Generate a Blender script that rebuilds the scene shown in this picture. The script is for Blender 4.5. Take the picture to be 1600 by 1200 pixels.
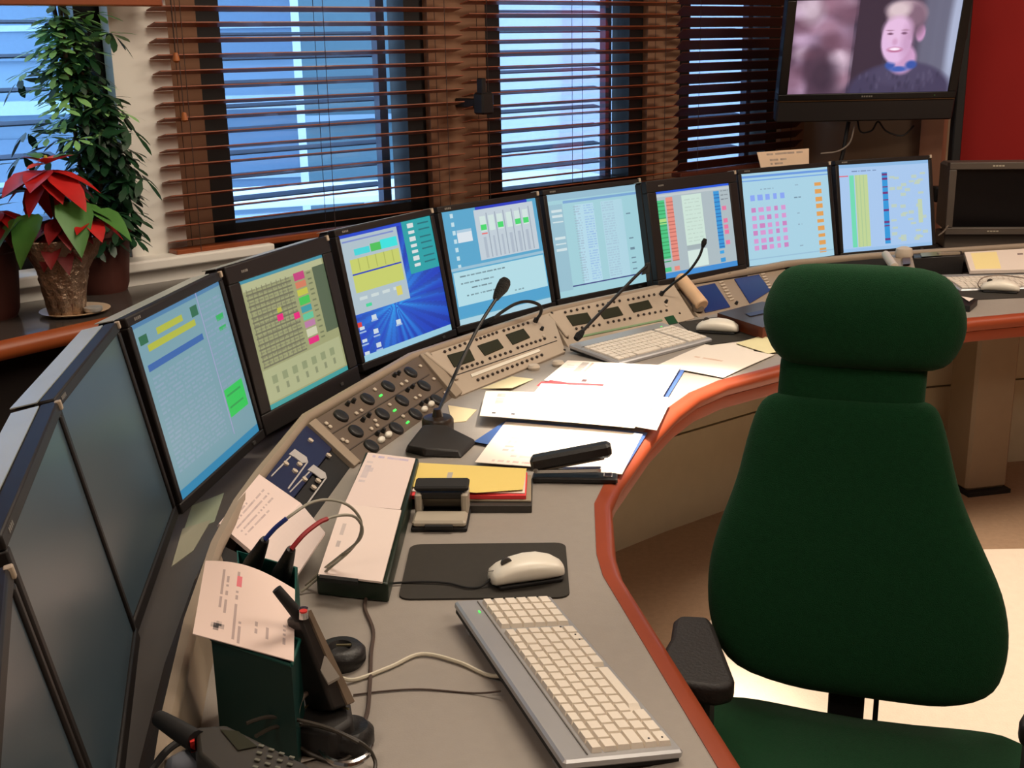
import bpy, math, random
import numpy as np
from mathutils import Vector, Matrix
random.seed(7)
S = bpy.context.scene
for o in list(bpy.data.objects): bpy.data.objects.remove(o)
C = S.collection
R = math.radians

# ------------------------------------------------------------------ camera, world, light, exposure
F = 1878.23; PITCH = R(15.826); ROLL = R(-1.0367); CAMZ = 1.54
fw = Vector((0, math.cos(PITCH), -math.sin(PITCH))); u0 = Vector((0, math.sin(PITCH), math.cos(PITCH))); x0 = Vector((1, 0, 0))
cx = x0 * math.cos(ROLL) + u0 * math.sin(ROLL); cu = u0 * math.cos(ROLL) - x0 * math.sin(ROLL)
CAM = Vector((0, 0, CAMZ))
cd = bpy.data.cameras.new('camera'); cam = bpy.data.objects.new('camera', cd); C.objects.link(cam)
cd.sensor_width = 36; cd.lens = F / 1600 * 36; cd.clip_start = .02; cd.clip_end = 200
M = Matrix((cx, cu, -fw)).transposed().to_4x4(); M.translation = CAM
cam.matrix_world = M
S.camera = cam
S.view_settings.view_transform = 'Standard'; S.view_settings.look = 'None'
S.view_settings.exposure = 0; S.view_settings.gamma = 1; S.view_settings.use_curve_mapping = False
w = bpy.data.worlds.new('sky'); S.world = w; w.use_nodes = True
w.node_tree.nodes['Background'].inputs[0].default_value = (.48, .69, 1, 1)
w.node_tree.nodes['Background'].inputs[1].default_value = 4.0

def area(name, loc, sx, sy, power, col, aim=None, spread=180):
    l = bpy.data.lights.new(name, 'AREA'); l.shape = 'RECTANGLE'; l.size = sx; l.size_y = sy; l.energy = power; l.color = col
    l.spread = R(spread)
    o = bpy.data.objects.new(name, l); o.location = loc; C.objects.link(o)
    if aim: o.rotation_euler = (Vector(aim) - Vector(loc)).to_track_quat('-Z', 'Y').to_euler()
    return o
WARM = (1, .86, .69)
area('ceiling_light_front', (1.5, .4, 2.66), 1.2, .6, 26, WARM)
area('ceiling_light_middle', (.3, 2.3, 2.66), 1.2, .6, 30, WARM)
area('ceiling_light_far', (2.3, 3.0, 2.66), 1.2, .6, 42, WARM)
area('ceiling_light_back', (-.9, 0, 2.66), 0.6, .6, 14, (1, .82, .66))
sp = bpy.data.lights.new('ceiling_spot', 'SPOT'); sp.energy = 720; sp.color = (1, .90, .76); sp.spot_size = R(26); sp.spot_blend = .8; sp.shadow_soft_size = .05
so = bpy.data.objects.new('ceiling_spot', sp); so.location = (.75, 2.95, 2.6); C.objects.link(so)
so.rotation_euler = (Vector((.33, 2.56, .74)) - so.location).to_track_quat('-Z', 'Y').to_euler()
sp2 = bpy.data.lights.new('floor_spot', 'SPOT'); sp2.energy = 165; sp2.color = (1, .88, .74); sp2.spot_size = R(42); sp2.spot_blend = .6; sp2.shadow_soft_size = .08
so2 = bpy.data.objects.new('floor_spot', sp2); so2.location = (2.0, 2.6, 2.6); C.objects.link(so2)
so2.rotation_euler = (Vector((1.45, 2.75, 0)) - so2.location).to_track_quat('-Z', 'Y').to_euler()

# ------------------------------------------------------------------ measuring: photograph pixel -> point in the room
def ray(px, py): return fw + cx * ((px - 800) / F) - cu * ((py - 600) / F)
def P(px, py, z):
    r = ray(px, py); return CAM + r * ((z - CAMZ) / r.z)
def PV(px, py, p0, n):
    r = ray(px, py); return CAM + r * ((Vector(p0) - CAM).dot(n) / r.dot(n))

# ------------------------------------------------------------------ materials
def lin(c):
    return tuple(((v / 255) / 12.92 if v / 255 <= .04045 else ((v / 255 + .055) / 1.055) ** 2.4) for v in c)
MATS = {}
def mat(name, rgb, rough=.6, metal=0, var=None, bump=None, emit=0, spec=.5, sheen=0, coat=0):
    if name in MATS: return MATS[name]
    m = bpy.data.materials.new(name); m.use_nodes = True; nt = m.node_tree; b = nt.nodes['Principled BSDF']
    c = lin(rgb)
    b.inputs['Base Color'].default_value = (*c, 1); b.inputs['Roughness'].default_value = rough; b.inputs['Metallic'].default_value = metal
    b.inputs['Specular IOR Level'].default_value = spec; b.inputs['Sheen Weight'].default_value = sheen; b.inputs['Coat Weight'].default_value = coat
    tc = nt.nodes.new('ShaderNodeTexCoord')
    if var is None: var = (18, .08)
    n = nt.nodes.new('ShaderNodeTexNoise'); n.inputs['Scale'].default_value = var[0]; n.inputs['Detail'].default_value = 4
    nt.links.new(tc.outputs['Object'], n.inputs['Vector'])
    mx = nt.nodes.new('ShaderNodeMix'); mx.data_type = 'RGBA'
    mx.inputs['A'].default_value = (*[v * (1 - var[1]) for v in c], 1); mx.inputs['B'].default_value = (*[min(1, v * (1 + var[1])) for v in c], 1)
    nt.links.new(n.outputs['Fac'], mx.inputs['Factor']); nt.links.new(mx.outputs['Result'], b.inputs['Base Color'])
    if bump:
        n2 = nt.nodes.new('ShaderNodeTexNoise'); n2.inputs['Scale'].default_value = bump[0]; n2.inputs['Detail'].default_value = 3
        nt.links.new(tc.outputs['Object'], n2.inputs['Vector'])
        bp = nt.nodes.new('ShaderNodeBump'); bp.inputs['Strength'].default_value = bump[1]; bp.inputs['Distance'].default_value = .01
        nt.links.new(n2.outputs['Fac'], bp.inputs['Height']); nt.links.new(bp.outputs['Normal'], b.inputs['Normal'])
    if emit:
        b.inputs['Emission Color'].default_value = (*c, 1); b.inputs['Emission Strength'].default_value = emit
    MATS[name] = m; return m
def printed(name, rough=.7, emit=0):
    """colour read from the mesh's own print attribute (screens, printed paper)"""
    m = bpy.data.materials.new(name); m.use_nodes = True; nt = m.node_tree; b = nt.nodes['Principled BSDF']
    a = nt.nodes.new('ShaderNodeAttribute'); a.attribute_name = 'print'
    if emit:
        b.inputs['Base Color'].default_value = (.01, .01, .012, 1); b.inputs['Roughness'].default_value = .35
        nt.links.new(a.outputs['Color'], b.inputs['Emission Color']); b.inputs['Emission Strength'].default_value = emit
    else:
        nt.links.new(a.outputs['Color'], b.inputs['Base Color']); b.inputs['Roughness'].default_value = rough
    return m
PRINT = printed('printed_paper'); SCREEN = printed('lit_screen', emit=1.0)

black = mat('black_plastic', (22, 20, 20), .45, bump=(300, .1))
blackm = mat('matte_black_plastic', (16, 14, 14), .7)
bezelm = mat('monitor_bezel', (28, 24, 23), .5, spec=.3)
topsheenm = mat('case_top_sheen', (172, 178, 172), .3)  # pale tone stands in for window reflection on the case tops
greyp = mat('grey_worktop', (152, 144, 136), .42, var=(60, .06), bump=(400, .05))
orange = mat('orange_edge_wood', (144, 62, 34), .4, var=(9, .18), coat=.2)
beige = mat('beige_metal', (150, 134, 116), .5, var=(30, .05))
beiged = mat('beige_dark_metal', (112, 98, 84), .55)
ivory = mat('ivory_plastic', (198, 184, 166), .45)
white = mat('white_plastic', (228, 222, 208), .35)
silver = mat('silver_plastic', (170, 170, 172), .35, metal=.35)
chrome = mat('chrome', (200, 200, 200), .18, metal=1)
green = mat('green_chair_fabric', (17, 64, 35), .95, var=(120, .22), bump=(900, .5), sheen=.06, spec=.12)
paper = mat('white_paper', (226, 214, 204), .8, var=(8, .02))
carpet = mat('beige_carpet', (168, 138, 112), .98, var=(55, .16), bump=(500, .6), spec=.1)
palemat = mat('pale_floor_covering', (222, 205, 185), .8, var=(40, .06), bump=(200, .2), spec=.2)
tanwall = mat('tan_wall_paint', (150, 112, 86), .85, var=(5, .06))
whitewall = mat('white_wall_paint', (236, 232, 224), .8, var=(4, .03))
greywall = mat('grey_brown_wall', (158, 132, 108), .85, var=(3, .08))
redwall = mat('red_wall_paint', (150, 14, 8), .8, var=(3, .08))
framem = mat('black_window_frame', (14, 11, 12), .5)
slatm = mat('brown_wood_slat', (138, 68, 32), .42, var=(14, .2), coat=.15)
slatd = mat('dark_brown_wood_slat', (84, 38, 24), .5, var=(14, .2))
louverm = mat('grey_outside_louver', (96, 112, 140), .6)
panelaud = mat('audio_panel_brown_grey', (94, 80, 68), .55)
panelight = mat('light_panel_face', (176, 160, 142), .5)
lcd = mat('dark_lcd', (44, 44, 30), .6, spec=.15)
bluep = mat('dark_blue_panel', (30, 38, 72), .4)
teal = mat('teal_plastic', (10, 74, 66), .4)
tealt = mat('dark_teal_plastic', (8, 48, 44), .45)
dgreen = mat('dark_green_plastic', (16, 34, 20), .4)
ledg = mat('green_led', (70, 240, 90), .4, emit=1.2)
copper = mat('copper_foil', (176, 150, 128), .3, metal=.7, var=(60, .3), bump=(70, 1.0))
terrac = mat('dark_terracotta', (78, 34, 24), .7)
soil = mat('soil', (36, 26, 20), .95)
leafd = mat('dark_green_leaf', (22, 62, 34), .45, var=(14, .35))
leafl = mat('highlit_green_leaf', (140, 196, 120), .45, var=(14, .25))  # umbrella plant highlights, light put into a paler leaf colour
leafp = mat('poinsettia_green_leaf', (72, 122, 52), .5, var=(20, .3))
redl = mat('red_bract', (186, 26, 24), .5, var=(24, .35))
pinkl = mat('pink_red_bract', (226, 84, 72), .5, var=(24, .3))
stemm = mat('brown_stem', (72, 60, 40), .8)

# ------------------------------------------------------------------ objects
ROOTM = {}
def tag(o, label=None, cat=None, group=None, kind=None):
    if label: o['label'] = label
    if cat: o['category'] = cat
    if group: o['group'] = group
    if kind: o['kind'] = kind
    return o
def thing(name, label, cat, loc=(0, 0, 0), rz=0, group=None, mtx=None):
    o = bpy.data.objects.new(name, None); C.objects.link(o); o.empty_display_size = .05
    m = mtx if mtx is not None else Matrix.Translation(Vector(loc)) @ Matrix.Rotation(rz, 4, 'Z')
    o.matrix_world = m; ROOTM[o.name] = m.copy()
    return tag(o, label, cat, group)
def rm(o):
    m = Matrix()
    while o is not None:
        if o.name in ROOTM: return ROOTM[o.name] @ m
        m = o.matrix_local @ m; o = o.parent
    return m
class MB:
    def __init__(s): s.v = []; s.f = []; s.mi = []; s.cur = 0
    def add(s, vs, fs, M=None):
        n = len(s.v)
        for q in vs: s.v.append(M @ Vector(q) if M is not None else Vector(q))
        for f in fs: s.f.append([i + n for i in f]); s.mi.append(s.cur)
        return s
    def box(s, sx, sy, sz, c=(0, 0, 0), M=None, ch=0):
        x, y, z = sx / 2, sy / 2, sz / 2; c = Vector(c)
        if ch:
            vs = []
            for zz, k in ((-z, ch), (-z + ch, 0), (z - ch, 0), (z, ch)):
                a, b = x - k, y - k; h = ch
                if k: pts = [(-a, -b), (a, -b), (a, b), (-a, b)]; pts = [(-a + h*.0, -b), (-a, -b), (a, -b), (a, -b), (a, b), (a, b), (-a, b), (-a, b)]
                else: pts = [(-a, -b + h), (-a + h, -b), (a - h, -b), (a, -b + h), (a, b - h), (a - h, b), (-a + h, b), (-a, b - h)]
                if k:
                    pts = [(-a, -b), (-a, -b), (a, -b), (a, -b), (a, b), (a, b), (-a, b), (-a, b)]
                    e = ch * .4; pts = [(-a, -b + e), (-a + e, -b), (a - e, -b), (a, -b + e), (a, b - e), (a - e, b), (-a + e, b), (-a, b - e)]
                vs += [Vector((p[0], p[1], zz)) + c for p in pts]
            fs = [list(range(7, -1, -1)), list(range(24, 32))]
            for r in range(3):
                for i in range(8): j = (i + 1) % 8; fs.append([r * 8 + i, r * 8 + j, r * 8 + 8 + j, r * 8 + 8 + i])
            return s.add(vs, fs, M)
        vs = [Vector(q) + c for q in [(-x, -y, -z), (x, -y, -z), (x, y, -z), (-x, y, -z), (-x, -y, z), (x, -y, z), (x, y, z), (-x, y, z)]]
        return s.add(vs, [[0, 3, 2, 1], [4, 5, 6, 7], [0, 1, 5, 4], [1, 2, 6, 5], [2, 3, 7, 6], [3, 0, 4, 7]], M)
    def hexa(s, bot, top, M=None):
        n = len(bot); fs = [list(range(n - 1, -1, -1)), list(range(n, 2 * n))]
        for i in range(n): j = (i + 1) % n; fs.append([i, j, n + j, n + i])
        return s.add(list(bot) + list(top), fs, M)
    def prism(s, poly, z0, z1, M=None): return s.hexa([(p[0], p[1], z0) for p in poly], [(p[0], p[1], z1) for p in poly], M)
    def cyl(s, r, h, c=(0, 0, 0), M=None, n=20, r2=None, axis='Z'):
        r2 = r if r2 is None else r2; c = Vector(c)
        A = {'Z': Matrix(), 'X': Matrix.Rotation(R(90), 4, 'Y'), 'Y': Matrix.Rotation(R(-90), 4, 'X')}[axis]
        vs = [A @ Vector((rr * math.cos(6.28318 * i / n), rr * math.sin(6.28318 * i / n), zz)) + c for rr, zz in ((r, -h / 2), (r2, h / 2)) for i in range(n)]
        fs = [list(range(n - 1, -1, -1)), list(range(n, 2 * n))] + [[i, (i + 1) % n, n + (i + 1) % n, n + i] for i in range(n)]
        return s.add(vs, fs, M)
    def lathe(s, prof, M=None, n=28, sx=1, sy=1, wob=None):
        vs = []; fs = []
        for k, (r, z) in enumerate(prof):
            for i in range(n):
                a = 6.28318 * i / n; rr = r * (1 + (wob(k, a) if wob else 0))
                vs.append((rr * sx * math.cos(a), rr * sy * math.sin(a), z))
        for k in range(len(prof) - 1):
            for i in range(n): j = (i + 1) % n; fs.append([k * n + i, k * n + j, k * n + n + j, k * n + n + i])
        if prof[0][0] > 1e-6: fs.append(list(range(n - 1, -1, -1)))
        if prof[-1][0] > 1e-6: fs.append(list(range((len(prof) - 1) * n, len(prof) * n)))
        return s.add(vs, fs, M)
    def tube(s, pts, r, n=8, sub=5, M=None, rs=None):
        pts = [Vector(p) for p in pts]
        q = []; k = len(pts); rr = []
        rs = rs or [r] * k
        for i in range(k - 1):
            p0, p1, p2, p3 = pts[max(i - 1, 0)], pts[i], pts[i + 1], pts[min(i + 2, k - 1)]
            for j in range(sub):
                t = j / sub
                q.append(.5 * ((2 * p1) + (p2 - p0) * t + (2 * p0 - 5 * p1 + 4 * p2 - p3) * t * t + (3 * p1 - p0 - 3 * p2 + p3) * t ** 3)); rr.append(rs[i] * (1 - t) + rs[i + 1] * t)
        q.append(pts[-1]); rr.append(rs[-1])
        vs = []; fs = []; nrm = None
        for i, p in enumerate(q):
            t = (q[min(i + 1, len(q) - 1)] - q[max(i - 1, 0)]).normalized()
            if nrm is None: nrm = t.orthogonal().normalized()
            nrm = (nrm - t * nrm.dot(t)); nrm = nrm.normalized() if nrm.length > 1e-6 else t.orthogonal().normalized()
            b = t.cross(nrm)
            for a in range(n): vs.append(p + (nrm * math.cos(6.28318 * a / n) + b * math.sin(6.28318 * a / n)) * rr[i])
        m = len(q)
        for i in range(m - 1):
            for a in range(n): c = (a + 1) % n; fs.append([i * n + a, i * n + c, i * n + n + c, i * n + n + a])
        fs.append(list(range(n - 1, -1, -1))); fs.append(list(range((m - 1) * n, m * n)))
        return s.add(vs, fs, M)
    def sweep(s, path, prof, closed_ends=True):
        """prof = [(offset along right-hand normal, z)], path = 2-D points, mitred"""
        pts = [Vector((p[0], p[1], 0)) for p in path]; k = len(pts); n = len(prof); vs = []; fs = []
        for i, p in enumerate(pts):
            d0 = (p - pts[i - 1]).normalized() if i else None; d1 = (pts[i + 1] - p).normalized() if i < k - 1 else None
            d0 = d0 or d1; d1 = d1 or d0
            n0 = Vector((d0.y, -d0.x, 0)); n1 = Vector((d1.y, -d1.x, 0)); m = (n0 + n1).normalized(); sc = 1 / max(.3, m.dot(n0))
            for u, z in prof: vs.append(p + m * (u * sc) + Vector((0, 0, z)))
        for i in range(k - 1):
            for a in range(n): c = (a + 1) % n; fs.append([i * n + a, i * n + n + a, i * n + n + c, i * n + c])
        fs.append(list(range(n))); fs.append(list(range(k * n - 1, (k - 1) * n - 1, -1)))
        return s.add(vs, fs)
    def build(s, name, m, parent=None, smooth=False, world=False, bevel=0, bseg=2, sub=0, label=None):
        me = bpy.data.meshes.new(name)
        vs = s.v
        if parent is not None and world:
            inv = rm(parent).inverted(); vs = [inv @ q for q in vs]
        me.from_pydata([tuple(q) for q in vs], [], s.f); me.update()
        ms = m if isinstance(m, (list, tuple)) else [m]
        for q in ms: me.materials.append(q)
        if len(ms) > 1: me.polygons.foreach_set('material_index', s.mi)
        if smooth:
            me.polygons.foreach_set('use_smooth', [True] * len(me.polygons))
            if smooth != 'all':
                try: me.set_sharp_from_angle(angle=R(smooth if smooth is not True else 40))
                except Exception: pass
        o = bpy.data.objects.new(name, me); C.objects.link(o)
        if parent is not None: o.parent = parent
        if bevel:
            b = o.modifiers.new('bevel', 'BEVEL'); b.width = bevel; b.segments = bseg; b.limit_method = 'ANGLE'; b.angle_limit = R(35)
            me.polygons.foreach_set('use_smooth', [True] * len(me.polygons))
            try: me.set_sharp_from_angle(angle=R(45))
            except Exception: pass
        if sub:
            b = o.modifiers.new('sub', 'SUBSURF'); b.levels = sub; b.render_levels = sub
        if label: o['label'] = label
        return o
def struct(o): o['kind'] = 'structure'; return o
def share(name, me, parent, mtx, label=None):
    o = bpy.data.objects.new(name, me); C.objects.link(o); o.parent = parent; o.matrix_local = mtx
    if label: o['label'] = label
    return o
def amesh(mb, name, m, smooth=False):
    me = bpy.data.meshes.new(name); me.from_pydata([tuple(q) for q in mb.v], [], mb.f)
    ms = m if isinstance(m, (list, tuple)) else [m]
    for q in ms: me.materials.append(q)
    if len(ms) > 1: me.polygons.foreach_set('material_index', mb.mi)
    if smooth: me.polygons.foreach_set('use_smooth', [True] * len(me.polygons))
    return me

class Print:
    """flat print or screen content, drawn as coloured areas; y runs down, 0..1"""
    def __init__(s, w, h, bg): s.w = w; s.h = h; s.a = np.zeros((h, w, 3)); s.a[:] = bg
    def r(s, x0, y0, x1, y1, c, al=1):
        X0, X1, Y0, Y1 = [int(round(q)) for q in (x0 * s.w, x1 * s.w, y0 * s.h, y1 * s.h)]
        X1 = max(X1, X0 + 1); Y1 = max(Y1, Y0 + 1)
        s.a[Y0:Y1, X0:X1] = s.a[Y0:Y1, X0:X1] * (1 - al) + np.array(c) * al
    def e(s, x, y, rx, ry, c, soft=.15, al=1):
        Y, X = np.mgrid[0:s.h, 0:s.w]; d = np.sqrt((((X + .5) / s.w - x) / rx) ** 2 + (((Y + .5) / s.h - y) / ry) ** 2)
        k = np.clip((1 + soft - d) / (2 * soft), 0, 1)[..., None] * al; s.a = s.a * (1 - k) + np.array(c) * k
    def text(s, x0, y0, x1, y1, c, al=.6, seed=0, ch=.012):
        rnd = random.Random(seed); x = x0
        while x < x1:
            wd = rnd.uniform(.6, 3.2) * ch
            s.r(x, y0, min(x + wd, x1), y1, c, al * rnd.uniform(.6, 1)); x += wd + ch * .6
def pgrid(name, pr, cor, parent, m, thick=0, curl=None, world=True):
    """cor: TL,TR,BR,BL corners; a grid carrying the print; returned object has a back when thick"""
    h, w = pr.h, pr.w; TL, TR, BR, BL = [Vector(q) for q in cor]
    n = (BL - TL).cross(TR - TL).normalized(); vs = []; fs = []
    for j in range(h + 1):
        for i in range(w + 1):
            a, b = i / w, j / h; p = (TL * (1 - a) + TR * a) * (1 - b) + (BL * (1 - a) + BR * a) * b
            if curl: p = p + Vector((0, 0, curl(a, b)))
            vs.append(p)
    N = len(vs)
    for j in range(h):
        for i in range(w):
            k = j * (w + 1) + i; fs.append([k, k + w + 1, k + w + 2, k + 1])
    if parent is not None and world:
        inv = rm(parent).inverted(); vs = [inv @ q for q in vs]; n = (inv.to_3x3() @ n)
    if thick:
        bound = [i for i in range(w + 1)] + [j * (w + 1) + w for j in range(1, h + 1)] + [h * (w + 1) + i for i in range(w - 1, -1, -1)] + [j * (w + 1) for j in range(h - 1, 0, -1)]
        N = len(vs)
        vs += [vs[i] - n * thick if n.z > -.2 or True else vs[i] for i in bound]
        m2 = len(bound)
        for i in range(m2): j = (i + 1) % m2; fs.append([bound[i], bound[j], N + j, N + i])
        fs.append([N + i for i in range(m2)])
    me = bpy.data.meshes.new(name); me.from_pydata([tuple(q) for q in vs], [], fs)
    at = me.attributes.new('print', 'FLOAT_COLOR', 'CORNER')
    a = pr.a / 255.; L = np.where(a <= .04045, a / 12.92, ((a + .055) / 1.055) ** 2.4)
    cells = np.repeat(L.reshape(-1, 3), 4, axis=0); nl = sum(len(f) for f in fs)
    col = np.ones((nl, 4)); col[:len(cells), :3] = cells
    if nl > len(cells): col[len(cells):, :3] = L[0, 0] if not thick else L.reshape(-1, 3)[: max(1, w)].mean(0)
    at.data.foreach_set('color', col.ravel()); me.materials.append(m)
    o = bpy.data.objects.new(name, me); C.objects.link(o)
    if parent is not None: o.parent = parent
    return o

# ------------------------------------------------------------------ the room
WA = R(41); E1 = Vector((math.cos(WA), math.sin(WA), 0)); NW = Vector((math.sin(WA), -math.cos(WA), 0)); A0 = Vector((-.818, 3.601, 0))
CEIL = 2.7
def W(t, z, off=0): return A0 + E1 * t + NW * off + Vector((0, 0, z))
def wt(px, py, off=0):
    p = PV(px, py, W(0, 0, off), NW); return (p - A0).dot(E1), p.z
WM = Matrix(((E1.x, NW.x, 0, A0.x), (E1.y, NW.y, 0, A0.y), (0, 0, 1, 0), (0, 0, 0, 1)))   # local x along wall, y into the room
g_bot = 1.04; g_top = 2.28; WO = .05
wins = []
for (l, r) in ((-60, 172), (312, 670), (759, 1012), (1062, 1225)):
    t0 = wt(l, 100, WO)[0]; t1 = wt(r, 100, WO)[0]; wins.append((t0, t1))
wins[0] = (wins[0][1] - .92, wins[0][1])
tcorner = wt(1256, 200, WO)[0]
fl = MB(); fl.box(7.2, 9.6, .1, (1.6, 1.9, -.05)); struct(fl.build('floor', carpet))
cl = MB(); cl.box(7.2, 9.6, .08, (1.6, 1.9, CEIL + .04)); struct(cl.build('ceiling', whitewall))
# window wall: piers, strip below, strip above (one shell)
wb = MB(); zb = g_bot - .09; zt = g_top + .09; TH = .13
edges = [-3.0] + [q for w_ in wins for q in w_] + [tcorner]
for i in range(0, len(edges), 2):
    a, b = edges[i], edges[i + 1]; wb.box(b - a, TH, zt - zb, ((a + b) / 2, WO - TH / 2, (zb + zt) / 2), WM)
a, b = edges[0], edges[-1]
wb.box(b - a, TH, zb, ((a + b) / 2, WO - TH / 2, zb / 2), WM); wb.box(b - a, TH, CEIL - zt, ((a + b) / 2, WO - TH / 2, (CEIL + zt) / 2), WM)
struct(wb.build('wall_north', tanwall))
glassm = bpy.data.materials.new('window_glass'); glassm.use_nodes = True; nt = glassm.node_tree; nt.nodes.remove(nt.nodes['Principled BSDF'])
tr = nt.nodes.new('ShaderNodeBsdfTransparent'); tr.inputs[0].default_value = (.86, .92, .95, 1); gl = nt.nodes.new('ShaderNodeBsdfGlossy'); gl.inputs['Roughness'].default_value = .03
fr = nt.nodes.new('ShaderNodeFresnel'); fr.inputs[0].default_value = 1.45; mxs = nt.nodes.new('ShaderNodeMixShader')
mth = nt.nodes.new('ShaderNodeMath'); mth.operation = 'MULTIPLY'; mth.inputs[1].default_value = .35; nt.links.new(fr.outputs[0], mth.inputs[0]); nt.links.new(mth.outputs[0], mxs.inputs[0]); nt.links.new(tr.outputs[0], mxs.inputs[1]); nt.links.new(gl.outputs[0], mxs.inputs[2]); nt.links.new(mxs.outputs[0], nt.nodes['Material Output'].inputs[0])
for i, (a, b) in enumerate(wins):
    o = MB(); fwid = (.16 if i == 0 else .085, .075)
    for (x, y, ww, hh) in ((a + fwid[0] / 2, (zb + zt) / 2, fwid[0], zt - zb), (b - fwid[1] / 2, (zb + zt) / 2, fwid[1], zt - zb)): o.box(ww, .09, hh, (x, -.02, y), WM)
    o.box(b - a, .09, .09, ((a + b) / 2, -.02, g_bot - .045), WM); o.box(b - a, .09, .09, ((a + b) / 2, -.02, g_top + .045), WM)
    root = struct(o.build('window_%d' % (i + 1), framem))
    p = MB(); p.box(b - a - .12, .006, g_top - g_bot + .02, ((a + b) / 2, -.03, (g_top + g_bot) / 2), WM); p.build('pane', glassm, root)
    if i in (1, 2, 3):     # inner sash stile near the right side, bluish grey outside
        s_ = MB(); s_.box(.032, .03, g_top - g_bot, (b - .125, -.05, (g_top + g_bot) / 2), WM); s_.build('sash_stile', mat('blue_grey_sash', (66, 76, 104), .5), root)
# outside louvers
lou = MB(); lou.box(1, .05, .004)
for i, (a, b) in enumerate(wins):
    th = thing('outside_louver_blind', ['grey outside louvers beyond the far left window behind the plants', 'grey outside louvers beyond the wide window left of centre', 'grey outside louvers beyond the second blind-covered window', 'grey outside louvers beyond the closed dark blind by the television'][i], 'louvers', mtx=WM)
    me = amesh(lou, 'louver', louverm)
    ln = b - a - .16
    z = g_bot + .05; pitch = .088 if i == 0 else .07
    while z < g_top:
        share('louver', me, th, Matrix.Translation((((a + b) / 2 - .03 * (i == 0)), -.135, z)) @ Matrix.Rotation(R(-9), 4, 'X') @ Matrix.Diagonal((ln, 1, 1, 1))); z += pitch
# white pilaster between the plants and the first blind, white ledge
ta = wt(176, 100, .09)[0]; tb = wt(272, 100, .11)[0]
pl_ = MB(); pl_.box(tb - ta, .05, CEIL, ((ta + tb) / 2, .065, CEIL / 2), WM); struct(pl_.build('trim_1', whitewall))
lg = MB(); lg.box(7.2 - 4.2, .12, .035, (-1.55 + .05, .11, .985), WM); lg.box(2.9, .09, .05, (-1.5, .095, .945), WM)
ledge_e = wt(430, 385, .17)[0]
lg = MB(); lg.box(ledge_e + 3, .12, .03, ((ledge_e - 3) / 2, .11, .975), WM); lg.box(ledge_e + 2.98, .09, .05, ((ledge_e - 3) / 2, .095, .94), WM)
struct(lg.build('trim_2', whitewall, bevel=.006))
# right-hand walls
K = W(tcorner, 0, WO); D2 = Vector((math.cos(R(-33)), math.sin(R(-33)), 0)); N2 = Vector((D2.y, -D2.x, 0))
ks = (PV(1481, 250, K, N2) - K).dot(D2)
def wall(name, p, q, m, th=.15, z0=0, z1=CEIL, side=1):
    p = Vector(p); q = Vector(q); d = (q - p).normalized(); n = Vector((-d.y, d.x, 0)) * th * side; o = MB()
    o.hexa([Vector((k.x, k.y, z0)) for k in (p, q, q + n, p + n)], [Vector((k.x, k.y, z1)) for k in (p, q, q + n, p + n)]); return struct(o.build(name, m))
wall('wall_northeast', K, K + D2 * ks, greywall)
K3 = K + D2 * ks
wall('wall_east', K3, K3 + D2 * 2.6, redwall)
K4 = K3 + D2 * 2.6
wall('wall_southeast', K4, (K4.x, -2.6, 0), tanwall)
wall('wall_south', (K4.x, -2.6, 0), (-1.9, -2.6, 0), tanwall)
ws = W(-3.0, 0, WO); wall('wall_west', (-1.9, -2.6, 0), (-1.9, ws.y - .0, 0), tanwall) if False else wall('wall_west', (-1.9, -2.6, 0), (-1.9, (W((-1.9 - A0.x) / E1.x, 0, WO)).y, 0), tanwall)
c0 = PV(1443, 240, K, N2); c1 = PV(1478, 240, K, N2)
cm = MB(); dd = (c1 - c0); dd.z = 0; a_ = Vector((c0.x, c0.y, 0)); b_ = Vector((c1.x, c1.y, 0)); nn = N2 * .07
cm.hexa([a_, b_, b_ + nn, a_ + nn], [k + Vector((0, 0, CEIL)) for k in (a_, b_, b_ + nn, a_ + nn)]); struct(cm.build('trim_3', mat('copper_beige_trim', (150, 104, 80), .6)))

# pale floor covering
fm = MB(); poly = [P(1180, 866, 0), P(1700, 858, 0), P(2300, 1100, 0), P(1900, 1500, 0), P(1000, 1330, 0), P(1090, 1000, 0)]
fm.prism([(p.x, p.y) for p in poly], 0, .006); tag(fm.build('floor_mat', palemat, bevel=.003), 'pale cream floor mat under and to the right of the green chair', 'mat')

# ------------------------------------------------------------------ outside
fac = thing('office_building', 'pale blue-grey office building with window rows seen through the blinds', 'building', (-5.0, 17.5, -4), R(12))
fm_ = mat('facade_panel', (136, 160, 180), .8, var=(2, .1)); fw_ = mat('facade_window', (118, 144, 168), .5); fl_ = mat('facade_ledge', (190, 210, 226), .7)
o = MB(); o.box(22, 5, 13, (2, 2.5, 6.5)); o.build('wall', fm_, fac)
me = amesh(MB().box(1.15, .12, 1.05), 'facade_window', fw_); ml = amesh(MB().box(22, .35, .18), 'ledge', fl_); mf = amesh(MB().box(1.3, .05, .08), 'window_bar', fl_)
for fl0 in range(6):
    share('ledge', ml, fac, Matrix.Translation((2, -.15, .6 + fl0 * 2.1)))
    for c in range(13):
        wdw = share('window', me, fac, Matrix.Translation((-8.2 + c * 1.6, -.02, 1.75 + fl0 * 2.1)))
        share('window_bar', mf, wdw, Matrix.Translation((0, -.07, -.1)))
b2 = thing('blank_building', 'plain pale building wall standing outside the second and third windows', 'building', (-.45, 10.6, -4), R(22))
o = MB(); o.box(9, 4, 14, (4, 2, 7)); o.build('wall', mat('pale_blue_render', (206, 214, 232), .8), b2)
for k in range(4): MB().box(9, .06, .05, (4, -.03, 3 + k * 3.0)).build('joint_strip', fm_, b2)
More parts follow.
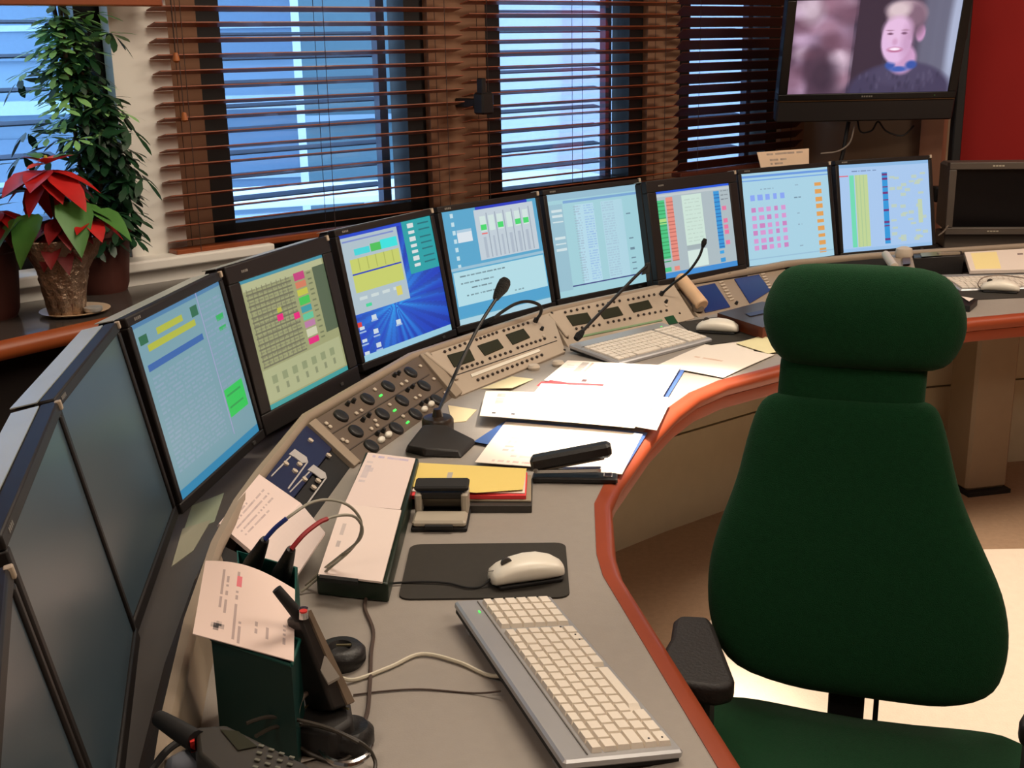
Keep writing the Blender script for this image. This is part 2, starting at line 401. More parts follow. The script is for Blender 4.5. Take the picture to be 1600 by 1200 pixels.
b3 = thing('grey_blue_building', 'narrow plain grey-blue building block filling the right half of the wide window', 'building', (-1.56, 9.5, -4), R(8))
MB().box(1.05, .6, 14, (.525, .3, 7)).build('wall', mat('grey_blue_render', (84, 112, 124), .8), b3)
for k in range(5): MB().box(1.05, .05, .06, (.525, -.025, 2.4 + k * 1.3)).build('joint_strip', fm_, b3)
aw = thing('street_canopy', 'long white canopy roof low outside the wide window', 'canopy', (-1.0, 8.6, 0), R(20))
MB().box(3.6, .9, .05, (0, 0, .55)).build('roof', mat('white_canopy', (250, 252, 255), .5), aw, bevel=.01); MB().box(3.5, .06, .10, (0, -.42, .44)).build('fascia', fl_, aw)
for k in (-1.6, 0, 1.6): MB().cyl(.03, 4.4, (k, 0, -1.7)).build('post', fl_, aw)
gnd = MB(); gnd.box(40, 26, .1, (2, 17.5, -4.1)); struct(gnd.build('ground', mat('grey_street', (150, 160, 175), .8)))

# ------------------------------------------------------------------ wooden blinds
def blind(name_lbl, pl, pr_, py, off, tilt, zlow, m, pitch=.0415, width=.05, knobs=()):
    t0 = wt(pl, py, off)[0]; t1 = wt(pr_, py, off)[0]; L = t1 - t0; xc = (t0 + t1) / 2
    th = thing('wooden_blind', name_lbl, 'blind', mtx=WM)
    me = amesh(MB().box(L, width, .003, ch=0), 'slat', m)
    z = zlow + .03
    while z < 2.42:
        share('slat', me, th, Matrix.Translation((xc + random.uniform(-.002, .002), off, z)) @ Matrix.Rotation(tilt + R(random.uniform(-1, 1)), 4, 'X')); z += pitch
    MB().box(L, .052, .018, (xc, off, zlow), ch=.003).build('bottom_rail', m, th)
    MB().box(L, .06, .05, (xc, off, 2.45), ch=.003).build('head_rail', m, th)
    n = 2 if L < 1 else 3
    cord = mat('dark_blind_cord', (60, 46, 42), .8)
    for k in range(n):
        x = t0 + L * ((.12, .88) if n == 2 else (.07, .5, .93))[k]
        for s in (-.026, .026): MB().box(.0014, .0014, 2.45 - zlow, (x, off + s, (2.45 + zlow) / 2)).build('cord', cord, th)
    for (kx, ky) in knobs:
        t, z = wt(kx, ky, off + .04)
        MB().lathe([(.002, .013), (.006, .012), (.009, 0), (.010, -.008), (.004, -.013)], Matrix.Translation((t, off + .04, z)), 10).build('cord_knob', mat('orange_wood_knob', (170, 96, 44), .5), th, smooth=True)
        MB().box(.0016, .0016, 2.42 - z, (t, off + .04, (2.42 + z) / 2)).build('pull_cord', cord, th)
    return th
BO = .12
zb1 = wt(390, 379, BO)[1]
blind('open brown wooden slatted blind over the wide window left of centre', 250, 719, 180, BO, R(12), zb1, slatm, knobs=((275, 90), (288, 183)))
blind('open brown wooden slatted blind over the tall middle window', 730, 1050, 180, BO, R(12), wt(860, 306, BO)[1], slatm)
blind('nearly closed dark wooden blind beside the wall television', 1058, 1250, 180, BO, R(41), wt(1150, 262, BO)[1], slatd, pitch=.0415)
# raised blind over the first window (its bottom rail shows at the top edge)
t0 = wins[0][0]; t1 = wt(240, 5, .16)[0]; zr = wt(100, 4, .16)[1]
th = thing('wooden_blind', 'raised wooden blind above the potted plants, only its bottom rail in view', 'blind', mtx=WM)
MB().box(t1 - t0, .05, .018, ((t0 + t1) / 2, .19, zr), ch=.003).build('bottom_rail', slatm, th)
me = amesh(MB().box(t1 - t0, .05, .003), 'slat', slatm)
for k in range(18): share('slat', me, th, Matrix.Translation(((t0 + t1) / 2, .19, zr + .014 + k * .0045)))
# black latch on the pier between the two open blinds
t, z = wt(718, 160, WO)
th = thing('wall_latch', 'small black catch on the tan pier between the two open blinds', 'latch', mtx=WM)
MB().box(.05, .05, .07, (t, BO + .055, z), ch=.006).build('body', black, th); MB().box(.02, .10, .03, (t - .01, WO + .05, z - .0), ch=.003).build('bracket', black, th)
MB().box(.018, .03, .05, (t - .012, BO + .06, z + .055), ch=.003).build('lever', black, th)

# ------------------------------------------------------------------ plant counter
CZ = .92
f0 = P(0, 533, CZ); f1 = P(190, 491, CZ); dv = (f1 - f0).normalized(); fa = f0 - dv * .35; fb = f1 + dv * .75
ba = W((fa - A0).dot(E1) - .1, 0, .06); bb = W((fb - A0).dot(E1) + .1, 0, .06)
ct = thing('plant_counter', 'dark glossy counter with orange wood front edge under the plants', 'counter', (fa + fb) / 2 - Vector((0, 0, CZ)))
o = MB(); o.prism([(fa.x, fa.y), (fb.x, fb.y), (bb.x, bb.y), (ba.x, ba.y)], CZ - .03, CZ); o.build('top', mat('dark_grey_counter', (72, 66, 62), .16, var=(20, .1)), ct, world=True)
o = MB(); o.sweep([(fa.x, fa.y), (fb.x, fb.y)], [(0, CZ - .045), (.018, CZ - .04), (.024, CZ - .022), (.018, CZ - .004), (0, CZ + .001)]); o.build('wood_edge', mat('orange_edge_wood_dark', (150, 74, 36), .35, var=(9, .2)), ct, world=True, smooth=60)
nb = Vector((-dv.y, dv.x, 0)) * .12; fa2 = fa + nb; fb2 = fb + nb
o = MB(); o.prism([(fa2.x, fa2.y), (fb2.x, fb2.y), (bb.x, bb.y), (ba.x, ba.y)], .0, CZ - .03); o.build('base', mat('dark_brown_base', (38, 28, 24), .7), ct, world=True)

def leaf_mesh(name, L, Wd, m, curl=.2, fold=.25, pts=None, heart=False):
    prof = pts or [(0, .12), (.18, .72), (.42, 1), (.68, .78), (.88, .35), (1, .02)]
    vs = []; fs = []
    for t, w_ in prof:
        z = -curl * L * t * t; hw = Wd / 2 * w_
        vs += [(t * L, -hw, z + hw * fold), (t * L, 0, z), (t * L, hw, z + hw * fold)]
    for i in range(len(prof) - 1):
        for k in (0, 1): q = i * 3 + k; fs.append([q, q + 3, q + 4, q + 1])
    b = MB(); b.add(vs, fs); return amesh(b, name, m, True)
def cluster_mesh(name, m, n, L, Wd, droop):
    b = MB(); prof = [(0, .1), (.2, .5), (.5, 1), (.8, .8), (1, .1)]
    for q in range(n):
        a = 6.283 * q / n + random.uniform(-.2, .2); l = L * random.uniform(.8, 1.1); vs = []; fs = []
        Mx = Matrix.Rotation(a, 4, 'Z') @ Matrix.Translation((.014, 0, 0)) @ Matrix.Rotation(droop + random.uniform(-.15, .15), 4, 'Y')
        for t, w_ in prof:
            hw = Wd / 2 * w_; z = -.18 * l * t * t; vs += [(t * l, -hw, z), (t * l, hw, z)]
        for i in range(4): fs.append([i * 2, i * 2 + 2, i * 2 + 3, i * 2 + 1])
        b.add(vs, fs, Mx)
    return amesh(b, name, m, True)
# schefflera
sp_ = P(160, 454, CZ)
sch = thing('potted_umbrella_plant', 'tall bushy dark green umbrella plant in a brown pot in front of the white pilaster', 'plant', sp_)
MB().lathe([(.065, 0), (.072, .02), (.085, .15), (.092, .152), (.092, .175), (.082, .175), (.078, .155), (.01, .15)], n=24).build('pot', terrac, sch, smooth=50)
MB().cyl(.078, .01, (0, 0, .158)).build('soil', soil, sch)
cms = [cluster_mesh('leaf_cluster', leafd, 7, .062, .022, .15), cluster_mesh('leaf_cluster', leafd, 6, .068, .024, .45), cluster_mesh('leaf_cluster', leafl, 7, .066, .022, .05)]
rnd = random.Random(3)
topz = .735
side = Vector((1, .0, 0))
for k in range(3):
    a = k * 2.1; MB().tube([(0.01 * math.cos(a), .01 * math.sin(a), .15), (.03 * math.cos(a), .03 * math.sin(a), .4), (.02 * math.cos(a + 1) - .03, .02 * math.sin(a), .74)], .006, 6).build('stem', stemm, sch)
nC = 0
for k in range(250):
    z = .12 + (topz - .15) * (k / 250) ** .9
    w_ = .112 if z < .42 else .112 * max(.3, 1 - (z - .42) / .42)
    ang = rnd.uniform(0, 6.283); rr = w_ * math.sqrt(rnd.uniform(.1, 1)); shift = -.05 * max(0, (z - .35) / .45) + .01
    pos = Vector((rr * math.cos(ang) + shift, rr * math.sin(ang) * .85, z))
    pale = (z > .40 and (math.cos(ang) < .1 or rnd.random() < .2)) or z > .62  # top and left clusters take the painted highlight tone
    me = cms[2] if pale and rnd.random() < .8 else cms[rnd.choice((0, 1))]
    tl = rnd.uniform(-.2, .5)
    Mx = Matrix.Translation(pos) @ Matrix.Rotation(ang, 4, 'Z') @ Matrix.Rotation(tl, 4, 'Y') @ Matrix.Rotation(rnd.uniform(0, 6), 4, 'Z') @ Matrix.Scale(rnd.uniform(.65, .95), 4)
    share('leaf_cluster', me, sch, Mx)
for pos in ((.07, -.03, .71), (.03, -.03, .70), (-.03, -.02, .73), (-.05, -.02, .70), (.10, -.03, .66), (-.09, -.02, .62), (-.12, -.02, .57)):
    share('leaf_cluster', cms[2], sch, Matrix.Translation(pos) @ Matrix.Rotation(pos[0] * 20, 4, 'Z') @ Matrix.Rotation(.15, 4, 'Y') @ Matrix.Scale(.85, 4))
for pos, rz in (((.105, -.03, .66), .1), ((.13, -.03, .42), -.3), ((.135, 0, .30), -.2), ((-.15, 0, .55), 3.2), ((-.14, -.02, .42), 3.0), ((-.16, -.02, .36), 2.9)):
    share('leaf_cluster', cms[0], sch, Matrix.Translation(pos) @ Matrix.Rotation(rz, 4, 'Z') @ Matrix.Rotation(.6, 4, 'Y'))
# poinsettia
pp = P(112, 490, CZ + .01)
plate = MB(); plate.lathe([(.045, 0), (.05, 0), (.082, .008), (.084, .010), (.080, .011), (.05, .004), (.001, .004)], n=32)
pt = plate.build('saucer', mat('cream_saucer', (206, 176, 142), .35), None, smooth=60); pt.location = P(118, 489, CZ); tag(pt, 'small cream saucer under the foil-wrapped poinsettia', 'saucer')
cn = MB(); cn.lathe([(.018, .0), (.022, .004), (.022, .012), (.016, .013), (.001, .009)], n=20); cn = cn.build('tealight_cup', mat('pale_metal_cup', (205, 205, 200), .35, metal=.4), None, smooth=50); cn.location = P(146, 487, CZ + .01); tag(cn, 'tiny round pale metal cup on the saucer right of the foil pot', 'cup')
po = thing('poinsettia', 'red poinsettia with green leaves in a copper foil wrapped pot', 'plant', P(106, 491, CZ + .005))
MB().lathe([(.040, 0), (.052, .105), (.048, .105), (.001, .10)], n=20).build('pot', terrac, po, smooth=50)
def wobf(k, a): return .05 * math.sin(9 * a + k) + .04 * math.sin(17 * a + 2 * k) + (.12 * math.sin(3 * a + 1) if k > 5 else 0)
MB().lathe([(.042, 0), (.046, .03), (.050, .06), (.055, .09), (.056, .10), (.060, .115), (.072, .145), (.086, .185), (.088, .19), (.083, .186), (.066, .145), (.052, .11)], n=48, wob=wobf).build('foil_wrap', copper, po, smooth='all')
rbm = leaf_mesh('bract', .11, .055, redl, .25); pbm = leaf_mesh('bract', .085, .05, pinkl, .1); gbm = leaf_mesh('leaf', .12, .075, leafp, .3, pts=[(0, .3), (.12, .9), (.35, 1), (.6, .7), (.85, .3), (1, .02)])
dark = mat('dark_red_bract', (120, 14, 18), .55, var=(20, .3)); dbm = leaf_mesh('bract', .10, .05, dark, .3)
def flower(c, n, me, l2, tilt0, rnd=rnd):
    for k in range(n):
        a = 6.283 * k / n + rnd.uniform(-.2, .2)
        share('bract', me, po, Matrix.Translation(c) @ Matrix.Rotation(a, 4, 'Z') @ Matrix.Rotation(tilt0 + rnd.uniform(-.2, .25), 4, 'Y') @ Matrix.Scale(l2 * rnd.uniform(.8, 1.15), 4))
MB().tube([(0, 0, .09), (.0, 0, .2), (-.01, 0, .335)], .005, 6).build('stem', stemm, po)
MB().tube([(0, 0, .09), (-.05, -.01, .17), (-.10, -.02, .225)], .004, 6).build('stem', stemm, po)
MB().tube([(0, 0, .09), (.04, -.01, .16), (.07, -.02, .215)], .004, 6).build('stem', stemm, po)
flower((-.012, 0, .345), 9, rbm, 1.25, .18); flower((-.012, -.01, .33), 7, rbm, 1.05, .5); flower((-.005, -.005, .362), 6, pbm, .8, -.2)
flower((-.125, -.02, .255), 8, rbm, .85, .3); flower((-.11, -.03, .235), 7, dbm, .8, .5); flower((.02, -.02, .235), 11, dbm, 1.1, .25); flower((.0, -.03, .205), 10, dbm, 1.0, .5); flower((.085, -.02, .235), 7, rbm, .8, .3)
for (c, a, tl, s) in (((-.03, -.05, .25), -1.9, .75, 1.1), ((.05, -.03, .275), -1.1, .7, 1.15), ((-.06, -.06, .24), -2.5, .6, .9), ((.09, 0, .25), -.4, .3, 1.0), ((.06, -.01, .262), -.15, .1, .7), ((-.06, 0, .30), 3.4, .1, .95), ((.0, .03, .30), 1.2, .4, 1), ((-.02, -.01, .375), 2.5, -.4, .5), ((.01, 0, .372), .6, -.4, .45)):
    share('leaf', gbm, po, Matrix.Translation(c) @ Matrix.Rotation(a, 4, 'Z') @ Matrix.Rotation(tl, 4, 'Y') @ Matrix.Scale(s, 4))
MB().lathe([(.001, .01), (.004, .008), (.006, 0), (.004, -.006)], Matrix.Translation((-.008, 0, .372)), 8).build('flower_bud', mat('yellow_green_bud', (180, 170, 60), .6), po, smooth=True)
# brown pot at the left edge with a spiky brown-topped plant
lp = thing('potted_cactus_plant', 'brown-tipped spiky plant in a dark red-brown pot at the left edge of the photo', 'plant', P(-20, 496, CZ))
MB().lathe([(.07, 0), (.078, .02), (.09, .16), (.098, .165), (.098, .19), (.086, .19), (.08, .17), (.01, .165)], n=24).build('pot', terrac, lp, smooth=50)
MB().cyl(.083, .01, (0, 0, .172)).build('soil', soil, lp)
MB().tube([(0, 0, .17), (.0, 0, .4), (.012, 0, .62)], .008, 8).build('stem', stemm, lp)
MB().tube([(.012, 0, .52), (.02, 0, .60), (.022, 0, .68), (.018, 0, .73)], .015, 10, rs=[.012, .026, .024, .006]).build('flower_spike', mat('brown_yellow_spike', (110, 82, 36), .8, var=(60, .5), bump=(80, 1)), lp, smooth=True)
spm = leaf_mesh('leaf', .12, .02, leafd, .3)
for k in range(16): share('leaf', spm, lp, Matrix.Translation((.0, 0, .18 + .02 * k)) @ Matrix.Rotation(k * 2.4, 4, 'Z') @ Matrix.Rotation(-.5, 4, 'Y'))

# ------------------------------------------------------------------ console desk
DZ = .74; RZ = .825; SHZ = .76
RL = [(-.10, .35), (-.27, .68), (-.36, .98), (-.410, 1.245), (-.445, 1.48), (-.470, 1.74), (-.474, 1.92), (-.467, 2.06), (-.437, 2.408), (-.254, 2.909), (.117, 3.421), (.509, 3.764), (.96, 4.115), (1.284, 4.238), (1.891, 4.383), (2.6, 4.5)]
RL = [(x * .966, y * .966) for x, y in RL]
FR = [(.55, .35), (.36, .75), (.233, 1.199), (.142, 1.717), (.138, 1.80), (.150, 2.02), (.178, 2.13), (.275, 2.408), (.352, 2.587), (.42, 2.71), (.506, 2.812), (.664, 2.932), (.98, 3.19), (1.20, 3.36), (1.344, 3.435), (1.60, 3.51), (2.4, 3.75)]
def inner(off):   # rail polyline offset towards the seat
    r = []
    for i, p in enumerate(RL):
        p = Vector((*p, 0)); a = Vector((*RL[max(i - 1, 0)], 0)); b = Vector((*RL[min(i + 1, len(RL) - 1)], 0)); d = (b - a).normalized(); n = Vector((d.y, -d.x, 0)); q = p + n * off; r.append((q.x, q.y))
    return r
desk = thing('console_desk', 'long curved grey control desk with rounded orange wood edge', 'desk', (.2, 2.4, 0))
o = MB(); k = len(FR); ins = inner(.0)
# worktop as strips between front edge and rail line (two modules joined at a seam)
def resample(pl_, n):
    pl_ = [Vector((*p, 0)) for p in pl_]; d = [0]
    for i in range(1, len(pl_)): d.append(d[-1] + (pl_[i] - pl_[i - 1]).length)
    out = []
    for q in range(n + 1):
        t = d[-1] * q / n; i = max(j for j in range(len(d)) if d[j] <= t + 1e-9); i = min(i, len(pl_) - 2)
        out.append(pl_[i].lerp(pl_[i + 1], (t - d[i]) / (d[i + 1] - d[i])))
    return out
def strip(mb, front, back, z0, z1):
    n = len(front); vs = []
    for z in (z1, z0):
        for p in front: vs.append((p[0], p[1], z))
        for p in back: vs.append((p[0], p[1], z))
    fs = []
    for i in range(n - 1):
        fs.append([i, i + 1, n + i + 1, n + i]); fs.append([2 * n + i, 3 * n + i, 3 * n + i + 1, 2 * n + i + 1])
        fs.append([i, 2 * n + i, 2 * n + i + 1, i + 1]); fs.append([n + i, n + i + 1, 3 * n + i + 1, 3 * n + i])
    fs.append([0, n, 3 * n, 2 * n]); fs.append([n - 1, 3 * n - 1, 4 * n - 1, 2 * n - 1])
    mb.add(vs, fs)
FM = [(Vector(p)) for p in FR]
def near_rail(p):
    best = None
    for i in range(len(RL) - 1):
        a = Vector(RL[i]); b = Vector(RL[i + 1]); t = max(0, min(1, (Vector(p) - a).dot(b - a) / (b - a).length_squared)); q = a.lerp(b, t)
        dd_ = (q - Vector(p)).length
        if best is None or dd_ < best[0]: best = (dd_, q, i + t)
    return best
# worktop polygon: front polyline then the rail polyline back again, triangulated by Blender
poly = [Vector((p[0], p[1], 0)) for p in FR] + [Vector((p[0], p[1], 0)) for p in reversed(inner(.005))]
from mathutils.geometry import tessellate_polygon
tri = tessellate_polygon([poly]); n = len(poly)
o = MB(); vs = [Vector((p.x, p.y, DZ)) for p in poly] + [Vector((p.x, p.y, DZ - .03)) for p in poly]
fs = []
for a, b, c in tri:
    nn_ = (poly[b] - poly[a]).cross(poly[c] - poly[a]).z
    fs.append([a, b, c] if nn_ > 0 else [a, c, b]); fs.append([n + a, n + c, n + b] if nn_ > 0 else [n + a, n + b, n + c])
for i in range(n): j = (i + 1) % n; fs.append([i, n + i, n + j, j])
o.add(vs, fs); o.build('worktop', greyp, desk, world=True)
o = MB(); o.sweep(FR, [(-.006, DZ - .034), (.016, DZ - .034), (.024, DZ - .022), (.026, DZ - .012), (.021, DZ - .003), (.010, DZ + .0015), (-.006, DZ + .0015)]); o.build('orange_edge', orange, desk, world=True, smooth=50)
o = MB(); o.sweep(FR, [(-.012, DZ - .068), (.008, DZ - .068), (.014, DZ - .060), (.014, DZ - .036), (-.012, DZ - .036)]); o.build('lower_edge', mat('dark_orange_edge', (140, 60, 34), .45, var=(9, .2)), desk, world=True, smooth=50)
# front bar (rail) running along the monitors
rail_prof = [(-.004, RZ - .022), (.010, RZ - .020), (.013, RZ - .014), (.012, RZ - .005), (.007, RZ), (-.004, RZ), (-.006, RZ - .022)]
o = MB(); o.sweep(RL, rail_prof); o.build('monitor_rail', beige, desk, world=True, smooth=40)
# shelf behind the rail where the monitors stand
o = MB(); o.sweep(RL, [(-.02, SHZ), (-.02, SHZ - .015), (-.46, SHZ - .015), (-.46, SHZ)]); o.build('monitor_shelf', mat('dark_grey_shelf', (84, 80, 78), .45), desk, world=True)
o = MB(); o.sweep(RL, [(-.005, RZ - .006), (-.005, SHZ - .014), (-.035, SHZ - .014), (-.035, SHZ + .001)]); o.build('rail_rear_slope', mat('dark_grey_shelf', (84, 80, 78), .45), desk, world=True)
# kneehole panels below the rail
o = MB(); o.sweep(RL, [(.0, .325), (.0, .70), (-.02, .70), (-.02, .325)]); o.build('upper_back_panel', mat('grey_beige_panel', (190, 180, 154), .6), desk, world=True)
o = MB(); o.sweep(RL, [(.0, .0), (.0, .318), (-.02, .318), (-.02, .0)]); o.build('lower_back_panel', mat('grey_beige_panel', (190, 180, 154), .6), desk, world=True)
o = MB(); o.sweep(RL, [(-.03, .0), (-.03, SHZ - .016), (-.045, SHZ - .016), (-.045, .0)]); o.build('core_panel', blackm, desk, world=True)
# side leg panels
def lbox(px0, py0, wx, wy, rz, mtl, name, z1=.70):
    c = P(px0, py0, 0); o = MB(); o.box(wx, wy, z1 - .012, (0, 0, z1 / 2 + .006), Matrix.Translation(c) @ Matrix.Rotation(rz, 4, 'Z'), ch=.008); o.build(name, mtl, desk, world=True)
lc = P(1510, 775, 0); a13 = R(13)
cc = lc + Vector((math.cos(a13), math.sin(a13), 0)) * .08 + Vector((-math.sin(a13), math.cos(a13), 0)) * .08
o = MB(); o.box(.16, .15, .675, (0, 0, .3525), Matrix.Translation(cc) @ Matrix.Rotation(a13, 4, 'Z'), ch=.01); o.build('support_column', mat('beige_column', (142, 122, 100), .5), desk, world=True)
o = MB(); o.box(.165, .17, .015, (0, -.01, .0075), Matrix.Translation(cc) @ Matrix.Rotation(a13, 4, 'Z')); o.build('column_foot', blackm, desk, world=True)
q = Vector((.158, 2.0, 0)); o = MB(); o.box(.30, .03, .70, (-.15, 0, .35), Matrix.Translation(q) @ Matrix.Rotation(R(4), 4, 'Z'), ch=.004); o.build('side_leg_panel', mat('beige_column', (142, 122, 100), .5), desk, world=True)
q = Vector((.38, .85, 0)); o = MB(); o.box(.30, .03, .70, (-.15, 0, .35), Matrix.Translation(q) @ Matrix.Rotation(R(20), 4, 'Z'), ch=.004); o.build('side_leg_panel', mat('beige_column', (142, 122, 100), .5), desk, world=True)

# ------------------------------------------------------------------ equipment panels on the sloped fascia
class Plane:
    def __init__(s, TL, TR, BL, zt=.815, zb_=.744, body=None):
        s.TL, s.TR, s.BL = P(*TL, zt), P(*TR, zt), P(*BL, zb_)
        s.U = (s.TR - s.TL).normalized(); n = s.U.cross(s.TL - s.BL).normalized()
        if n.z < 0: n = -n
        s.N = n; s.V = n.cross(s.U)
    def at(s, px, py, h=0): return PV(px, py, s.TL, s.N) + s.N * h
    def M(s, px, py, h=0):
        p = s.at(px, py, h); m = Matrix((s.U, s.V, s.N)).transposed().to_4x4(); m.translation = p; return m
    def slab(s, mb, pts, h, base=0): 
        lo = [s.at(*p, base) for p in pts]; hi = [s.at(*p, h) for p in pts]; return mb.hexa(lo[::-1] if False else lo, hi)
def quad_order(pts): return pts
def panel_thing(name, label, cat, pl, quad, m, depth=.035):
    t = thing(name, label, cat, mtx=pl.M(sum(q[0] for q in quad) / 4, sum(q[1] for q in quad) / 4, -depth))
    o = MB(); pl.slab(o, [quad[3], quad[2], quad[1], quad[0]], 0, -depth); o.build('face_plate', m, t, world=True, bevel=.002); return t
def pbtn(t, pl, name, me, px, py, h=0): 
    return share(name, me, t, rm(t).inverted() @ pl.M(px, py, h))
def lerp2(a, b, k): return (a[0] + (b[0] - a[0]) * k, a[1] + (b[1] - a[1]) * k)
knobm = amesh(MB().lathe([(.0175, 0), (.0175, .003), (.0160, .006), (.013, .007), (.001, .0072)], n=24), 'knob', black, False)
knobm.polygons.foreach_set('use_smooth', [True] * len(knobm.polygons))
ovalm = amesh(MB().lathe([(.010, 0), (.010, .006), (.007, .009), (.001, .0095)], n=14, sx=1.2, sy=.7), 'key', white, True)
smallb = amesh(MB().box(.006, .007, .006, (0, 0, .003), ch=.0012), 'button', mat('brown_black_key', (46, 34, 28), .5))
beigeb = amesh(MB().box(.009, .008, .005, (0, 0, .0025), ch=.0015), 'button', ivory)
togm = amesh(MB().cyl(.0055, .010, (0, 0, .005), n=10, r2=.004), 'toggle', black)
ledm = amesh(MB().box(.011, .004, .003, (0, 0, .0015)), 'led', ledg)
screwm = amesh(MB().cyl(.0035, .002, (0, 0, .001), n=10), 'screw', mat('dark_screw', (70, 62, 54), .4, metal=.6))
def cr(x, y, ox, oy, s=6.667): return (ox + x / s, oy + y / s)
# audio panel
pa = Plane((493, 656), (655, 557), (561, 722))
qa = [(492, 655), (655, 556), (712, 622), (563, 724)]
ta_ = panel_thing('speaker_panel', 'brown-grey panel of round black speakers and toggles left of the lit-LCD panels', 'panel', pa, qa, panelaud)
c = lambda x, y: cr(x, y, 470, 540)
for (x, y) in ((1140, 285), (905, 430), (690, 565), (415, 740), (1280, 425), (1050, 580), (845, 720), (570, 900), (1415, 575), (1190, 720), (990, 870), (730, 1055)): pbtn(ta_, pa, 'speaker_knob', knobm, *c(x, y))
for (x, y) in ((1350, 620), (1280, 675), (905, 940), (830, 995)): pbtn(ta_, pa, 'white_key', ovalm, *c(x, y))
for (x, y) in ((1010, 300), (970, 320), (540, 590), (480, 620), (1155, 440), (1105, 475), (700, 740), (640, 785), (1300, 590), (1250, 620), (850, 900), (790, 930)): pbtn(ta_, pa, 'toggle', togm, *c(x, y))
for (x, y) in ((1095, 380), (1045, 410), (625, 685), (575, 715), (1235, 530), (1190, 555), (790, 840), (730, 875), (260, 820), (300, 855), (430, 990), (475, 1010), (1240, 220), (1380, 355), (1500, 500), (765, 465), (920, 625), (1060, 745), (770, 790)): pbtn(ta_, pa, 'button', beigeb, *c(x, y))
for (x, y) in ((830, 525), (975, 680), (1110, 805)): pbtn(ta_, pa, 'led', ledm, *c(x, y))
for a, b in (((300, 930), (1330, 300)), ((480, 1100), (1470, 440))):
    o = MB(); a1, b1 = c(*a), c(*b); pa.slab(o, [a1, b1, (b1[0] + 1.2, b1[1] + 1.2), (a1[0] + 1.2, a1[1] + 1.2)], .0015); o.build('divider_strip', mat('dark_divider', (62, 52, 44), .6), ta_, world=True)
# dividers between the equipment
dv_ = thing('panel_divider', 'narrow beige divider strip left of the speaker panel', 'divider', P(520, 690, DZ)); o = MB(); pa.slab(o, [(481, 663), (492, 655), (562, 722), (553, 730)], .004, -.03); o.build('strip', beige, dv_, world=True, bevel=.0015)
p1 = Plane((669, 553), (860, 489), (722, 616))
dv_ = thing('panel_divider', 'narrow beige divider strip right of the speaker panel', 'divider', P(690, 590, DZ)); o = MB(); p1.slab(o, [(655, 555), (669, 550), (722, 614), (712, 622)], .004, -.03); o.build('strip', beige, dv_, world=True, bevel=.0015)
def lcdpanel(label, pl, quad, cc_, lcds, rows, mic, extra):
    t = panel_thing('intercom_panel', label, 'panel', pl, quad, panelight)
    for L4 in lcds:
        o = MB(); pl.slab(o, [cc_(*p) for p in L4], .003); o.build('lcd', lcd, t, world=True, bevel=.001)
    for (a, b, n_) in rows:
        for i in range(n_): q_ = lerp2(a, b, i / (n_ - 1)); pbtn(t, pl, 'button', smallb, *cc_(*q_))
    return t
c1 = lambda x, y: cr(x, y, 660, 460)
q1 = [(669, 552), (862, 487), (884, 549), (721, 617)]
t1_ = lcdpanel('light intercom panel with three LCDs below the blue chart monitor', p1, q1, c1,
    [[(255, 640), (490, 575), (545, 690), (330, 765)], [(570, 540), (780, 470), (845, 560), (650, 645)], [(865, 425), (1050, 362), (1120, 455), (940, 530)]],
    [((230, 605), (440, 520), 5), ((560, 480), (770, 405), 6), ((845, 385), (1095, 305), 6), ((410, 780), (620, 715), 5), ((700, 675), (915, 605), 5), ((990, 565), (1270, 470), 7), ((575, 900), (1240, 640), 14)], None, None)
o = MB(); p1.slab(o, [c1(500, 840), c1(1210, 575), c1(1225, 600), c1(515, 868)], .003); o.build('label_strip', white, t1_, world=True)
o = MB(); p1.slab(o, [c1(320, 850), c1(1400, 480), c1(1403, 486), c1(323, 857)], .001); o.build('seam', blackm, t1_, world=True)
for (x, y) in ((85, 630), (300, 890), (395, 1025), (1350, 195), (1385, 450), (1480, 580)): pbtn(t1_, p1, 'screw', screwm, *c1(x, y))
pbtn(t1_, p1, 'volume_knob', togm, *c1(1240, 370)); pbtn(t1_, p1, 'knob', beigeb, *c1(1260, 440))
o = MB(); o.box(.012, .11, .007, (0, 0, .004), rm(t1_).inverted() @ p1.M(*c1(190, 760)), ch=.002); o.build('handle', panelight, t1_)
p2 = Plane((859, 489), (1047, 452), (886, 540))
c2 = lambda x, y: cr(x, y, 840, 420)
q2 = [(858, 488), (1052, 443), (1086, 497), (892, 549)]
t2_ = lcdpanel('light intercom panel with three LCDs behind the far left keyboard', p2, q2, c2,
    [[(295, 495), (515, 460), (575, 560), (365, 600)], [(625, 440), (835, 395), (890, 485), (690, 530)], [(945, 375), (1150, 330), (1195, 410), (1000, 460)]],
    [((285, 460), (530, 405), 5), ((620, 390), (850, 340), 5), ((940, 330), (1210, 275), 6), ((400, 630), (640, 590), 5), ((730, 565), (960, 522), 5), ((1045, 492), (1340, 440), 6)], None, None)
o = MB(); p2.slab(o, [c2(1320, 510), c2(1410, 490), c2(1460, 570), c2(1370, 585)], .003); o.build('status_window', mat('green_window', (18, 70, 44), .3), t2_, world=True)
o = MB(); p2.slab(o, [c2(430, 705), c2(1290, 530), c2(1300, 545), c2(440, 722)], .003); o.build('label_strip', mat('green_strip', (120, 150, 110), .5), t2_, world=True)
for (x, y) in ((145, 460), (310, 720), (1480, 465), (1540, 555)): pbtn(t2_, p2, 'screw', screwm, *c2(x, y))
pbtn(t2_, p2, 'volume_knob', togm, *c2(1335, 350)); pbtn(t2_, p2, 'knob', beigeb, *c2(1340, 385))
o = MB(); o.box(.012, .09, .007, (0, 0, .004), rm(t2_).inverted() @ p2.M(*c2(215, 600)), ch=.002); o.build('handle', panelight, t2_)
